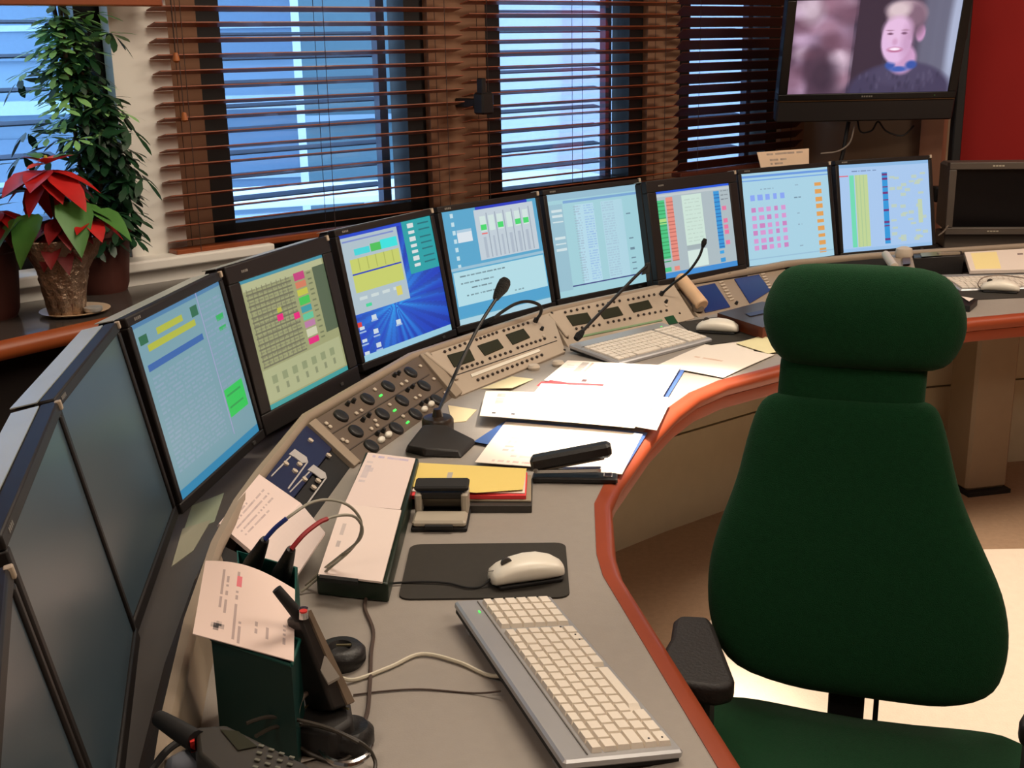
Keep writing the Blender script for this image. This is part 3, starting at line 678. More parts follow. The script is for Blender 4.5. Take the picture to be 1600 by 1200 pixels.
# phone turret with handset and two blue screens
p3 = Plane((1053, 445), (1215, 411), (1088, 494))
q3 = [(1054, 443), (1215, 409), (1262, 455), (1092, 497)]
t3 = panel_thing('telephone_console', 'beige telephone console with two dark blue screens left of the chair head', 'telephone', p3, q3, beige)
c3 = lambda x, y: cr(x, y, 1030, 400, 8)
for L4 in ([(400, 410), (690, 350), (885, 645), (575, 715)], [(935, 295), (1240, 240), (1390, 440), (1130, 600)]):
    o = MB(); p3.slab(o, [c3(*p) for p in L4], .004); o.build('blue_screen', mat('deep_blue_screen', (20, 40, 92), .25, emit=.25), t3, world=True, bevel=.001)
rb = amesh(MB().box(.020, .006, .005, (0, 0, .0025), ch=.0012), 'button', ivory)
for i in range(7): pbtn(t3, p3, 'button', rb, *c3(770 + i * 22, 335 + i * 36)); 
for i in range(6): pbtn(t3, p3, 'button', rb, *c3(1290 + i * 18, 235 + i * 34))
pbtn(t3, p3, 'knob', togm, *c3(960, 600))
hs = thing('telephone_handset', 'cream telephone handset lying on the beige telephone console', 'handset', P(1075, 470, .78))
def cyl2(mb, a, b, r1, r2, n=14): mb.tube([a, a.lerp(b, .5), b], r1, n, 2, rs=[r1, (r1 + r2) / 2, r2])
a = p3.at(*c3(220, 360), .026); b = p3.at(*c3(500, 705), .026)
o = MB(); cyl2(o, a, b, .021, .021); o.build('grip', mat('cream_plastic', (222, 184, 146), .45), hs, world=True, smooth=50, bevel=.004)
for q_ in (a.lerp(b, .1), a.lerp(b, .9)):
    o = MB(); o.cyl(.019, .02, q_ - p3.N * .017, None, 16) ; o.build('ear_cup', beiged, hs, world=True)
# blue panel and black recess
pb = Plane((395, 752), (478, 668), (455, 850))
pb = Plane((400, 748), (477, 664), (448, 810), zt=.815, zb_=.765)
qb = [(383, 768), (479, 664), (520, 700), (420, 828)]
t = panel_thing('blue_control_panel', 'dark blue panel with two pale grey key-shaped diagrams under the brochure', 'panel', pb, qb, bluep)
c4 = lambda x, y: cr(x, y, 320, 680, 4.285)
for dx, dy in ((0, 0), (125, 105)):
    o = MB(); pb.slab(o, [c4(560 + dx, 130 + dy), c4(600 + dx, 95 + dy), c4(680 + dx, 150 + dy), c4(690 + dx, 185 + dy), c4(650 + dx, 190 + dy), c4(600 + dx, 150 + dy)], .0015); o.build('pale_symbol', mat('pale_grey_print', (176, 172, 170), .6), t, world=True)
    o = MB(); pb.slab(o, [c4(570 + dx, 140 + dy), c4(440 + dx, 275 + dy), c4(446 + dx, 281 + dy), c4(577 + dx, 146 + dy)], .0015); o.build('outline', mat('pale_grey_print', (176, 172, 170), .6), t, world=True)
    o = MB(); pb.slab(o, [c4(690 + dx, 185 + dy), c4(560 + dx, 365 + dy), c4(552 + dx, 357 + dy), c4(682 + dx, 180 + dy)], .0015); o.build('outline', mat('pale_grey_print', (176, 172, 170), .6), t, world=True)
starb = amesh(MB().cyl(.006, .004, (0, 0, .002), n=6), 'knob', ivory)
for (x, y) in ((705, 40), (825, 140), (540, 195), (630, 200), (600, 245), (665, 300), (755, 310), (725, 355)): pbtn(t, pb, 'knob', starb, *c4(x, y))
t = thing('black_recess_panel', 'black blank panel between the blue panel and the green-black document stand', 'panel', P(515, 745, .755))
o = MB(); pb.slab(o, [(421, 829), (521, 701), (553, 731), (480, 830)], -.004, -.03); o.build('face_plate', blackm, t, world=True)
# beige housing with slot below brochure
t = thing('slotted_housing', 'beige metal housing with a dark slot left of the teal box', 'housing', P(350, 860, .76))
ph = Plane((325, 850), (350, 812), (380, 905), zt=.812, zb_=.765)
o = MB(); ph.slab(o, [(322, 884), (338, 850), (392, 876), (380, 925)], -.002, -.03); o.build('face_plate', beige, t, world=True)
o = MB(); ph.slab(o, [(338, 872), (342, 852), (372, 866), (368, 886)], .002); o.build('slot', blackm, t, world=True)
# beige low fascia along the rest of the rail
t = thing('rail_fascia', 'low beige sloping strip between the rail and the near part of the desk', 'fascia', (-.38, 1.2, DZ))
o = MB(); o.sweep(RL[:6], [(.008, RZ - .016), (.022, DZ + .001), (-.004, DZ + .001)]); o.build('strip', beige, t, world=True)
t = thing('rail_fascia', 'black sloping strip under the rail at the far right of the desk', 'fascia', (1.5, 4.2, DZ))
o = MB(); o.sweep(RL[12:], [(.010, RZ - .02), (.030, DZ + .001), (-.004, DZ + .001)]); o.build('strip', blackm, t, world=True)

# ------------------------------------------------------------------ screens' content
SW, SH = 100, 80
LBG = (168, 205, 214)
def s_off(k):
    p = Print(40, 32, (40 + 4 * k, 50 + 3 * k, 58)); return p
def s_M4():
    p = Print(SW, SH, (112, 152, 164)); p.r(0, 0, 1, .03, (70, 120, 160)); p.r(.04, .07, .12, .13, (20, 96, 60)); p.r(.60, .06, .68, .12, (20, 96, 60))
    p.r(.22, .08, .50, .11, (170, 176, 50)); p.r(.10, .14, .62, .175, (170, 176, 50)); p.r(.05, .24, .66, .275, (40, 92, 160)); p.r(.70, 0, .702, .9, (150, 150, 190))
    p.r(.86, .19, .95, .22, (30, 170, 80)); p.r(.86, .26, .95, .29, (30, 170, 80))
    for k in range(22): p.text(.06, .31 + k * .026, .64, .322 + k * .026, (150, 160, 190), .5, k, .03)
    for k in range(16): p.text(.72, .07 + k * .035, .97, .08 + k * .035, (150, 150, 190), .45, k + 50, .03)
    p.r(.72, .62, .96, .80, (22, 190, 80)); p.r(.74, .66, .92, .665, (20, 150, 70)); p.r(.74, .74, .92, .745, (20, 150, 70)); p.r(0, .95, 1, 1, (50, 130, 170)); return p
def s_M5():
    p = Print(SW, SH, (152, 156, 112)); p.r(0, 0, 1, .02, (60, 140, 160)); p.r(0, .965, 1, 1, (50, 150, 150)); p.r(.02, .03, .98, .09, (176, 180, 138))
    for k in range(14):
        y = .11 + k * .043; p.r(.04, y, .56, y + .006, (96, 96, 78), .8)
        for j in range(9): p.r(.05 + j * .056, y - .03, .053 + j * .056, y, (110, 110, 86), .7)
        p.text(.05, y - .022, .56, y - .012, (100, 100, 84), .5, k, .02)
    cs = ((190, 60, 120), (206, 120, 90), (190, 190, 70), (60, 190, 80), (50, 150, 160), (90, 190, 150), (180, 120, 160), (200, 200, 170), (220, 30, 120))
    for k, c_ in enumerate(cs): p.r(.60, .08 + k * .066, .73, .135 + k * .066, c_)
    p.r(.31, .34, .38, .39, (226, 30, 120)); p.r(.50, .38, .57, .43, (226, 30, 120)); p.r(.33, .29, .38, .32, (180, 180, 70))
    p.r(.84, .08, .995, .62, (78, 96, 72)); 
    for k in range(13): p.r(.76, .10 + k * .045, .81, .11 + k * .045, (90, 100, 70), .7)
    p.r(.02, .70, .98, .95, (178, 184, 144), .6)
    for k in range(7): p.r(.10 + .12 * k, .76, .16 + .12 * k, .83, (110, 124, 90), .55); p.r(.12 + .12 * k, .85, .15 + .12 * k, .90, (90, 100, 76), .5)
    return p
def s_M6():
    p = Print(SW, SH, (8, 52, 180)); Y, X = np.mgrid[0:SH, 0:SW]; X = X / SW; Y = Y / SH
    ang = np.arctan2(Y - .62, X - .42); rr = np.hypot(X - .42, Y - .62); k = (np.exp(-rr * 2.2) * (.65 + .35 * np.sin(ang * 17 + 3 * np.sin(ang * 5))))[..., None]
    p.a = p.a * (1 - k) + np.array((40, 170, 240)) * k; k2 = (.4 * (np.sin(ang * 29 + 1) > .4) * np.clip(rr * 1.5, 0, 1))[..., None]; p.a = p.a * (1 - k2) + np.array((6, 30, 120)) * k2
    p.r(.66, 0, 1, .44, (24, 158, 164)); 
    for j in range(7):
        p.r(.72, .03 + j * .055, .79, .06 + j * .055, (210, 220, 220)); p.r(.84, .035 + j * .055, .97, .043 + j * .055, (14, 110, 120))
    p.r(0, 0, .66, .03, (20, 70, 200)); p.r(0, .03, .60, .62, (170, 190, 200)); p.r(.02, .05, .56, .055, (120, 140, 200))
    p.r(.12, .12, .28, .18, (60, 210, 214)); p.r(.29, .11, .40, .18, (70, 190, 90)); p.r(.40, .08, .72, .17, (50, 222, 220)) if False else p.r(.40, .10, .58, .17, (50, 222, 220))
    p.r(.06, .20, .58, .46, (194, 204, 106)); p.r(.06, .31, .58, .328, (40, 70, 180)); 
    for j in range(5): p.r(.14 + j * .09, .20, .143 + j * .09, .30, (170, 180, 90))
    for j in range(4): p.r(.08 + j * .12, .50, .16 + j * .12, .53, (200, 214, 214))
    p.r(.13, .56, .19, .585, (60, 210, 150)); p.r(.47, .50, .53, .57, (214, 204, 100))
    for x, y in ((.02, .72), (.16, .66), (.02, .82), (.15, .78), (.02, .92), (.15, .89), (.40, .76)): p.r(x, y, x + .05, y + .035, (200, 215, 225)); p.r(x - .01, y + .045, x + .06, y + .055, (150, 180, 220))
    p.r(.0, .69, .05, .72, (210, 60, 60)); p.r(0, .955, 1, 1, (150, 200, 220)); return p
def s_M7():
    p = Print(SW, SH, (84, 164, 202)); 
    for j in range(7): p.r(.08, .03 + j * .075, .11, .06 + j * .075, (190, 220, 230))
    p.r(.12, .20, .27, .29, (216, 226, 234)); p.r(.12, .17, .27, .20, (170, 200, 220))
    p.r(.32, .03, .96, .48, (190, 204, 214)); p.r(.34, .0, .90, .022, (30, 60, 190))
    for j in range(6):
        x = .37 + j * .092; p.r(x, .09, x + .06, .22, (206, 226, 222)); p.r(x + .065, .06, x + .068, .46, (150, 165, 180)); p.r(x + .015, .27, x + .04, .46, (170, 184, 198))
        if j in (0, 2, 4, 5): p.r(x, .16, x + .06, .215, (66, 214, 110))
    p.r(.37, .24, .43, .255, (226, 120, 120))
    p.r(0, .50, 1, .53, (150, 190, 210)); p.r(.02, .54, .99, .90, (176, 218, 228)); 
    for j, (a, b) in enumerate(((.08, .55), (.08, .42), (.18, .40), (.12, .50), (.62, .72), (.06, .44))): p.text(a, .58 + j * .055, b, .592 + j * .055, (70, 90, 100), .7, j, .02)
    p.r(.02, .84, .99, .94, (76, 160, 204)); p.r(0, .95, 1, 1, (170, 208, 222)); return p
def s_M8():
    p = Print(SW, SH, (160, 206, 216)); p.r(0, 0, 1, .06, (146, 186, 206)); p.r(.16, .07, 1, .095, (120, 164, 210)); p.r(.0, .10, .15, .94, (150, 190, 206))
    for j in range(6): p.r(.03, .15 + j * .055 + (.1 if j > 2 else 0), .14, .17 + j * .055 + (.1 if j > 2 else 0), (206, 224, 228))
    p.r(.28, .13, .48, .90, (178, 216, 232)); p.r(.56, .13, .80, .90, (174, 212, 226))
    for k in range(30):
        y = .14 + k * .026; p.text(.26, y, .33, y + .01, (150, 170, 190), .6, k, .02); p.text(.37, y, .47, y + .01, (120, 160, 220), .5, k + 90, .02); p.text(.57, y, .70, y + .01, (150, 176, 200), .5, k + 200, .02)
    for y in (.28, .53, .62, .64, .73, .78, .84): p.r(.83, y, .88, y + .012, (90, 110, 130), .7)
    p.r(.15, .905, .98, .915, (60, 70, 130)); return p
def s_M9():
    p = Print(SW, SH, (170, 186, 192)); p.r(0, 0, 1, .03, (30, 90, 220)); p.r(0, .94, 1, 1, (60, 140, 210)); p.r(0, .04, 1, .06, (190, 200, 204))
    p.r(.0, .10, .10, .78, (70, 196, 130)); p.r(.0, .30, .10, .37, (170, 220, 130)); p.r(.12, .08, .21, .80, (228, 140, 126)); p.r(0, .88, .09, .93, (70, 196, 130)); p.r(.13, .88, .20, .93, (228, 140, 126))
    for j in range(16): p.r(.12, .12 + j * .045, .21, .123 + j * .045, (190, 110, 100)); p.r(.0, .12 + j * .045, .10, .124 + j * .045, (50, 160, 100))
    p.r(.33, .08, .60, .66, (202, 226, 214)); p.r(.33, .72, .60, .92, (210, 230, 222)); p.r(.33, .665, .60, .71, (160, 176, 180))
    for j in range(12): p.text(.36, .12 + j * .045, .57, .13 + j * .045, (170, 190, 180), .5, j, .03)
    p.r(.77, .07, .85, .76, (50, 150, 214)); 
    for j in range(15): p.r(.77, .11 + j * .045, .85, .113 + j * .045, (30, 110, 180))
    p.r(.77, .79, .83, .83, (50, 160, 224)); p.r(.77, .87, .84, .92, (50, 150, 214))
    for y in (.26, .41, .49, .55, .67): p.r(.87, y, .93, y + .05, (226, 120, 160))
    for y in (.07, .12, .17): p.text(.87, y, .97, y + .01, (90, 100, 110), .7, int(y * 100), .02)
    return p
def s_M10():
    p = Print(SW, SH, (166, 208, 226)); p.r(0, .03, 1, .045, (100, 150, 220)); p.r(0, .075, 1, .09, (110, 160, 226))
    for j in range(5): p.r(.08 + j * .085, .24, .13 + j * .085, .30, (134, 164, 240))
    for r_ in range(6):
        for j in range(5): p.r(.08 + j * .085, .38 + r_ * .082, .13 + j * .085, .43 + r_ * .082, (212, 150, 206) if (r_ + j) % 3 else (200, 130, 190))
    for j in range(10): p.r(.83, .16 + j * .082, .91, .205 + j * .082, (222, 158, 86))
    p.r(.83, .94, .91, .955, (222, 158, 86)); p.text(.20, .18, .36, .19, (110, 130, 150), .6, 3, .02); p.text(.58, .30, .66, .315, (60, 80, 100), .8, 4, .03)
    for y in (.16, .48, .60, .84): p.text(.60, y, .64, y + .012, (120, 140, 160), .6, int(y * 99), .02)
    p.r(.18, .93, .24, .94, (220, 160, 170)); p.r(.31, .93, .37, .94, (220, 160, 170)); p.r(0, .92, 1, .925, (150, 190, 214)); return p
def s_M11():
    p = Print(SW, SH, (166, 198, 236)); p.r(0, 0, 1, .04, (140, 184, 226)); p.text(.14, .07, .42, .085, (90, 110, 150), .7, 2, .02); p.r(.0, .13, .10, .14, (220, 100, 120))
    p.r(.11, .12, .16, .95, (110, 216, 176)); p.r(.17, .12, .31, .95, (190, 210, 150))
    for j in range(3): p.r(.185 + j * .04, .12, .19 + j * .04, .95, (170, 200, 150))
    p.r(.47, .11, .53, .94, (44, 150, 216)); 
    for y in (.13, .18, .27, .34, .42, .54, .68, .72, .88): p.r(.47, y, .53, y + .018, (110, 50, 120))
    rn = random.Random(5)
    for j in range(34): x = .55 + rn.random() * .36; y = .12 + rn.random() * .8; p.r(x, y, x + .06, y + .03, (194, 208, 176), .7)
    p.r(.86, .45, .91, .72, (190, 208, 176)); p.r(0, .96, 1, 1, (150, 190, 230)); return p

# ------------------------------------------------------------------ monitors
W0, H0 = .376, .301; TILT = R(11.02); ZB = CAMZ - .7191; SM = .8776
MON = [ # x, y, yaw, kind, painter, label
 (-.292, .735, 110, 'off', None, 'dark switched-off monitor nearest the camera at the lower left corner'),
 (-.446, 1.205, 103.4, 'off', None, 'dark switched-off monitor, large at the left edge'),
 (-.530, 1.630, 97.5, 'off', None, 'dark switched-off monitor just left of the first lit one'),
 (-.523, 2.050, 81.6, 'n', s_M4, 'lit monitor with yellow bars and a green block, leftmost lit one'),
 (-.424, 2.462, 69.1, 'w', s_M5, 'thick-framed monitor with yellowish grid and coloured squares column'),
 (-.251, 2.908, 59.3, 'n', s_M6, 'monitor with bright blue ray wallpaper and yellow table window'),
 (-.009, 3.251, 47.7, 'n', s_M7, 'monitor with light blue desktop and six column chart with green bars'),
 (.289, 3.560, 40.1, 'n', s_M8, 'monitor with pale blue lists of text, third lit one left of the chair'),
 (.607, 3.719, 38.6, 'w', s_M9, 'thick-framed monitor with green, salmon and blue vertical bars'),
 (.950, 3.992, 29.3, 'n', s_M10, 'monitor with grid of pink squares and an orange column'),
 (1.333, 4.193, 20.3, 'n', s_M11, 'monitor with green and yellow stripes, rightmost of the lit row'),
]
glassoff = mat('dark_screen_glass', (58, 74, 84), .28, var=(3, .25), spec=.6)
def monitor(x, y, yaw, kind, painter, label):
    base = Vector((x, y, ZB)); a = R(yaw)
    ax = Vector((math.cos(a), math.sin(a), 0)); bk = Vector((-math.sin(a), math.cos(a), 0)); up = Vector((0, 0, math.cos(TILT))) + bk * math.sin(TILT)
    nf = ax.cross(up)            # faces the viewer (= -back)
    th = thing('monitor', label, 'monitor', (x, y, SHZ), a, group='row of monitors along the console rail')
    s = SM if kind == 'w' else 1; w_, h_ = W0 * s * (1.07 if kind == 'off' else 1), H0 * s
    if kind == 'w': bl, bt, bb_ = .038, .036, .042; base = base + up * ((H0 - h_) / 2)
    else: bl, bt, bb_ = .0145, .016, .019
    Mx = Matrix((ax, up, nf)).transposed().to_4x4(); Mx.translation = base   # local x right, y up, z toward viewer; origin at bottom centre of the active area
    inv = rm(th).inverted(); L = inv @ Mx
    ow, oh = w_ + 2 * bl, h_ + bt + bb_; cy = (h_ + bt - bb_) / 2
    o = MB()
    o.box(ow, bt, .022, (0, h_ + bt / 2, -.007)); o.box(ow, bb_, .022, (0, -bb_ / 2, -.007)); o.box(bl, h_, .022, (-w_ / 2 - bl / 2, h_ / 2, -.007)); o.box(bl, h_, .022, (w_ / 2 + bl / 2, h_ / 2, -.007))
    ob = MB(); ob.v = [L @ q for q in o.v]; ob.f = o.f; ob.mi = o.mi; bz = ob.build('bezel', bezelm, th, bevel=.0025)
    d = .055
    o = MB(); o.box(ow - .004, oh - .004, d - .02, (0, cy, -.018 - (d - .02) / 2), L, ch=.006); o.build('case', bezelm, th)
    o = MB(); o.box(ow - .006, .0015, d - .022, (0, h_ + bt - .0008, -.019 - (d - .022) / 2), L); o.build('top_sheen_strip', topsheenm, th)  # added pale strip: window reflection put into colour along the top
    hx, hy = ow * .36, oh * .34
    o = MB(); zz = -.018 - (d - .02); o.hexa([L @ Vector(q) for q in ((-hx * 1.15, cy - hy, zz), (hx * 1.15, cy - hy, zz), (hx * 1.15, cy + hy, zz), (-hx * 1.15, cy + hy, zz))][::-1], [L @ Vector(q) for q in ((-hx * .8, cy - hy * .8, zz - .03), (hx * .8, cy - hy * .8, zz - .03), (hx * .8, cy + hy * .8, zz - .03), (-hx * .8, cy + hy * .8, zz - .03))][::-1]); o.build('rear_bulge', bezelm, th)
    if painter:
        pr = painter(); q = [Mx @ Vector(v) for v in ((-w_ / 2, h_, 0), (w_ / 2, h_, 0), (w_ / 2, 0, 0), (-w_ / 2, 0, 0))]
        pgrid('screen', pr, q, th, SCREEN)
    else:
        MB().box(w_, h_, .004, (0, h_ / 2, -.002), L).build('screen', glassoff, th)
    # logo marks top left, pale catch at the top right corner
    lg_ = mat('grey_logo_print', (120, 116, 110), .5)
    for k in range(4): MB().box(.004, .005, .0008, (-w_ / 2 + .014 + k * .006, h_ + bt * .5, .0042), L).build('logo_mark', lg_, bz)
    MB().box(.008, .012, .008, (ow / 2 - .006, h_ + bt - .005, .0035), L, ch=.001).build('corner_clip', mat('beige_clip', (176, 160, 140), .5), bz)
    # foot
    c0_ = L @ Vector((0, cy, zz - .02)); f_ = inv @ Vector((base.x, base.y, 0)); 
    q0 = Vector((0, .11, 0)); 
    o = MB(); o.tube([c0_, Vector((0, c0_.y + .015, .08)), Vector((0, c0_.y + .01, .012))], .016, 10); o.build('neck', bezelm, th, smooth=True)
    o = MB(); o.box(.2, .12, .012, (0, c0_.y + .02, .0062), ch=.003); o.build('foot', bezelm, th)
    if kind == 'n' or kind == 'w':
        o = MB(); o.box(.012, .006, .004, (w_ / 2 - .05, -bb_ / 2, .005), L); o.build('power_button', mat('dark_grey_button', (60, 58, 56), .4), bz)
    return th
for m_ in MON: monitor(*m_)

# ------------------------------------------------------------------ note sheet on monitor
def sheet(name, label, cat, pts, zs, pr, thick=.0012, curl=None, group=None, m=None):
    cs = [P(*p, z) for p, z in zip(pts, zs)]
    cen = sum(cs, Vector()) / 4
    o = pgrid(name, pr, cs, None, m or PRINT, thick=thick, curl=curl)
    me = o.data; org = Vector((cen.x, cen.y, min(zs)))
    me.transform(Matrix.Translation(-org)); o.location = org
    return tag(o, label, cat, group)
NWp = (236, 226, 214)
def page(w_, h_, bg=NWp, lines=(), rects=()):
    p = Print(w_, h_, bg)
    for i, (x0_, y0_, x1_, y1_, c_) in enumerate(lines): p.text(x0_, y0_, x1_, y1_, c_, .6, i, .02)
    for r_ in rects: p.r(*r_)
    return p
G = (120, 112, 112)
n0 = Vector((-math.sin(R(29)), math.cos(R(29)), 0)); m10 = Vector((.95, 3.992, 0)) + n0 * .085 + Vector((0, 0, 0))
q = [PV(x, y, m10, n0) for x, y in ((1183, 238), (1264, 232), (1264, 268), (1192, 274))]
pr = page(24, 12, (222, 196, 170), [(.15, .12, .85, .17, G), (.2, .35, .5, .4, G), (.2, .5, .45, .55, G), (.2, .65, .65, .7, G)])
o = pgrid('note_card', pr, q, None, PRINT, thick=.002); tag(o, 'cream note card with printed lines standing behind the pink-grid monitor', 'card')

# ------------------------------------------------------------------ television, its stand and cables
TY = R(1.78); TT = R(103.87)
tax = Vector((math.cos(TY), math.sin(TY), 0)); tb_ = Vector((-math.sin(TY), math.cos(TY), 0)); tup = tb_ * math.cos(TT) + Vector((0, 0, math.sin(TT)))
tc_ = Vector((1.3808, 4.7252, 1.3337)); tnf = tax.cross(tup)
tv = thing('television', 'large dark flat television tilted down, showing a smiling fair-haired person', 'television', mtx=Matrix.Translation(tc_) @ Matrix.Rotation(TY, 4, 'Z'))
TM = Matrix((tax, tup, tnf)).transposed().to_4x4(); TM.translation = tc_; TL_ = rm(tv).inverted() @ TM
tw, thh = .6197, .349
o = MB(); o.box(tw + .07, .03, .04, (0, thh + .015, -.015)); o.box(tw + .07, .025, .04, (0, -.0125, -.015)); o.box(.035, thh, .04, (-tw / 2 - .0175, thh / 2, -.015)); o.box(.035, thh, .04, (tw / 2 + .0175, thh / 2, -.015))
ob = MB(); ob.v = [TL_ @ q_ for q_ in o.v]; ob.f = o.f; ob.mi = o.mi; ob.build('frame', mat('tv_frame', (20, 18, 18), .35), tv, bevel=.003)
MB().box(tw + .07, .085, .05, (0, -.068, -.02), TL_, ch=.006).build('speaker_bar', mat('tv_speaker_bar', (32, 26, 24), .6), tv)
MB().box(tw + .05, thh + .12, .06, (0, thh / 2 - .04, -.065), TL_, ch=.01).build('rear_case', black, tv)
MB().box(tw + .06, .003, .003, (0, -.026, .007), TL_).build('trim_line', mat('bronze_trim', (96, 70, 46), .4, metal=.5), tv)
for k in range(5): MB().box(.006, .006, .001, (-.02 + k * .009, -.0125, .0055), TL_).build('logo_mark', mat('grey_logo_print', (120, 116, 110), .5), tv)
MB().cyl(.0025, .003, (tw / 2 - .05, -.0125, .006), TL_, 10).build('power_led', mat('dim_led', (60, 110, 60), .4), tv)
p = Print(160, 90, (58, 46, 64))
p.r(0, 0, .36, 1, (96, 72, 92)); rn = random.Random(11)
for k in range(46):
    c_ = rn.choice(((190, 160, 190), (120, 84, 104), (70, 48, 66), (214, 188, 206), (150, 110, 130), (100, 66, 84)))
    p.e(.02 + rn.random() * .30, rn.random(), .03 + rn.random() * .05, .05 + rn.random() * .10, c_, .6, .7)
p.e(.20, .80, .09, .22, (52, 38, 54), .5, .8); p.e(.10, .12, .07, .12, (206, 186, 200), .6, .7)
p.r(.38, 0, .56, 1, (54, 40, 56)); 
for k in range(12): p.e(.80 + .02 * k, .4, .02 + .03 * (k % 3), .9, ((104, 104, 124), (130, 128, 146), (86, 88, 110))[k % 3], .8, .6)
p.e(.985, .3, .04, .8, (176, 186, 214), .5, .8)
p.e(.69, .98, .32, .30, (62, 56, 84), .08); p.e(.70, .80, .20, .13, (70, 64, 92), .2)
for k in range(40): p.e(.42 + rn.random() * .5, .78 + rn.random() * .2, .008, .03, (84, 78, 106) if k % 2 else (48, 44, 70), .5, .5)
p.e(.685, .64, .085, .16, (196, 150, 190), .15); p.e(.615, .70, .03, .045, (52, 80, 156), .3); p.e(.745, .70, .035, .045, (52, 80, 156), .3); p.e(.67, .745, .055, .03, (60, 90, 170), .4)
p.e(.635, .42, .095, .26, (214, 176, 214), .08); p.e(.775, .36, .028, .09, (190, 140, 180), .2)
p.e(.675, .16, .12, .15, (168, 142, 154), .15); p.e(.735, .22, .06, .18, (112, 84, 104), .3, .8); p.e(.62, .11, .07, .08, (206, 184, 190), .4)
p.e(.632, .32, .086, .14, (216, 178, 212), .25); p.e(.70, .45, .035, .18, (176, 132, 168), .6, .6)
p.e(.59, .365, .016, .012, (110, 72, 100), .5); p.e(.675, .36, .016, .012, (110, 72, 100), .5); p.e(.585, .33, .022, .007, (160, 120, 146), .5); p.e(.68, .325, .022, .007, (160, 120, 146), .5)
p.e(.625, .45, .016, .035, (190, 140, 176), .5, .7); p.e(.63, .535, .045, .028, (172, 96, 134), .3); p.e(.63, .528, .034, .014, (244, 230, 246), .3)
q = [TM @ Vector(v) for v in ((-tw / 2, thh, .0), (tw / 2, thh, .0), (tw / 2, 0, .0), (-tw / 2, 0, .0))]
pgrid('screen', p, q, tv, printed('tv_screen', emit=1.15))
# pole stand
pz = PV(1486, 300, (1.75, 4.84, 0), Vector((0, 1, 0)))
st = thing('tv_stand', 'black floor pole stand carrying the television beside the red wall', 'stand', (pz.x, pz.y, 0))
o = MB(); o.box(.035, .05, 1.9, (0, 0, .95), ch=.004); o.build('pole', blackm, st)
MB().box(.5, .4, .025, (0, 0, .0127), ch=.004).build('base', blackm, st)
o = MB(); o.box(.44, .04, .05, (-.225, -.035, 1.55), ch=.004); o.build('arm', blackm, st)
bz_ = PV(1469, 303, (0, pz.y, 0), Vector((0, 1, 0)))
MB().box(.06, .06, .06, (bz_.x - pz.x, 0, bz_.z), ch=.006).build('bracket', blackm, st)
tcb = MB()
def cable(label, pts, r, m, name='cable', group=None):
    o = MB(); o.tube(pts, r, 7, 6); return tag(o.build(name, m, smooth=True), label, 'cable', group)
y_ = 4.85
def TVp(px, py, y): return PV(px, py, (0, y, 0), Vector((0, 1, 0)))
cable('pale cable curling left below the television', [TVp(x, y, 4.80) for x, y in ((1335, 195), (1328, 222), (1310, 236), (1282, 240))], .0035, mat('grey_cable', (130, 116, 104), .6))
cable('dark twisted cables dropping from the television to the desk', [TVp(x, y, 4.82) for x, y in ((1326, 190), (1322, 212), (1318, 235), (1312, 262), (1314, 285))], .008, blackm)
cable('thin dark cable loop under the middle of the television', [TVp(x, y, 4.83) for x, y in ((1340, 188), (1345, 206), (1362, 204), (1372, 190), (1385, 205), (1410, 212), (1428, 196))], .0035, blackm)
# dark monitor on the right
mr = P(1546, 374, SHZ); 
t = thing('video_monitor', 'grey-framed video monitor with black picture in front of the red wall', 'monitor', (1.93, 4.54, SHZ), R(-6))
gf = mat('grey_brown_frame', (84, 74, 66), .45)
xl, zt_ = None, None
pl0 = (Vector((1.93, 4.47, 0)), Vector((-math.sin(R(-6)), math.cos(R(-6)), 0)))
def vm(px, py): return rm(t).inverted() @ PV(px, py, *pl0)
a_ = vm(1485, 254); b_ = vm(1484, 367); h_ = a_.z - b_.z; xl = a_.x; ww = h_ * 1.32
zz = b_.z; bw = .027
o = MB(); y0_ = a_.y
o.box(ww, .04, bw, (xl + ww / 2, y0_ + .02, zz + bw / 2)); o.box(ww, .04, bw, (xl + ww / 2, y0_ + .02, zz + h_ - bw / 2)); o.box(bw, .04, h_ - 2 * bw, (xl + bw / 2, y0_ + .02, zz + h_ / 2)); o.box(bw, .04, h_ - 2 * bw, (xl + ww - bw / 2, y0_ + .02, zz + h_ / 2)); o.build('frame', gf, t, bevel=.003)
MB().box(ww - 2 * bw, .01, h_ - 2 * bw, (xl + ww / 2, y0_ + .02, zz + h_ / 2)).build('screen', mat('black_glass', (8, 8, 10), .25), t)
MB().box(ww - .02, .16, h_ - .02, (xl + ww / 2, y0_ + .12, zz + h_ / 2), ch=.01).build('case', gf, t)
MB().box(ww * .96, .14, max(.02, zz - .001), (xl + ww / 2, y0_ + .10, zz / 2 + .001), ch=.004).build('stand_base', gf, t)
for k in range(4): 
    MB().box(.008, .001, .005, (xl + ww / 2 - .02 + k * .011, y0_ - .0006, zz + h_ - bw / 2)).build('logo_mark', mat('pale_logo', (180, 170, 150), .5), t)
    MB().box(.008, .001, .004, (xl + ww / 2 - .02 + k * .011, y0_ - .0006, zz + bw / 2)).build('logo_mark', mat('pale_logo', (180, 170, 150), .5), t)
cable('thin grey cable between the rightmost lit monitor and the video monitor', [TVp(x, y, 4.50) for x, y in ((1466, 368), (1474, 362), (1482, 352))], .003, mat('grey_cable', (130, 116, 104), .6))

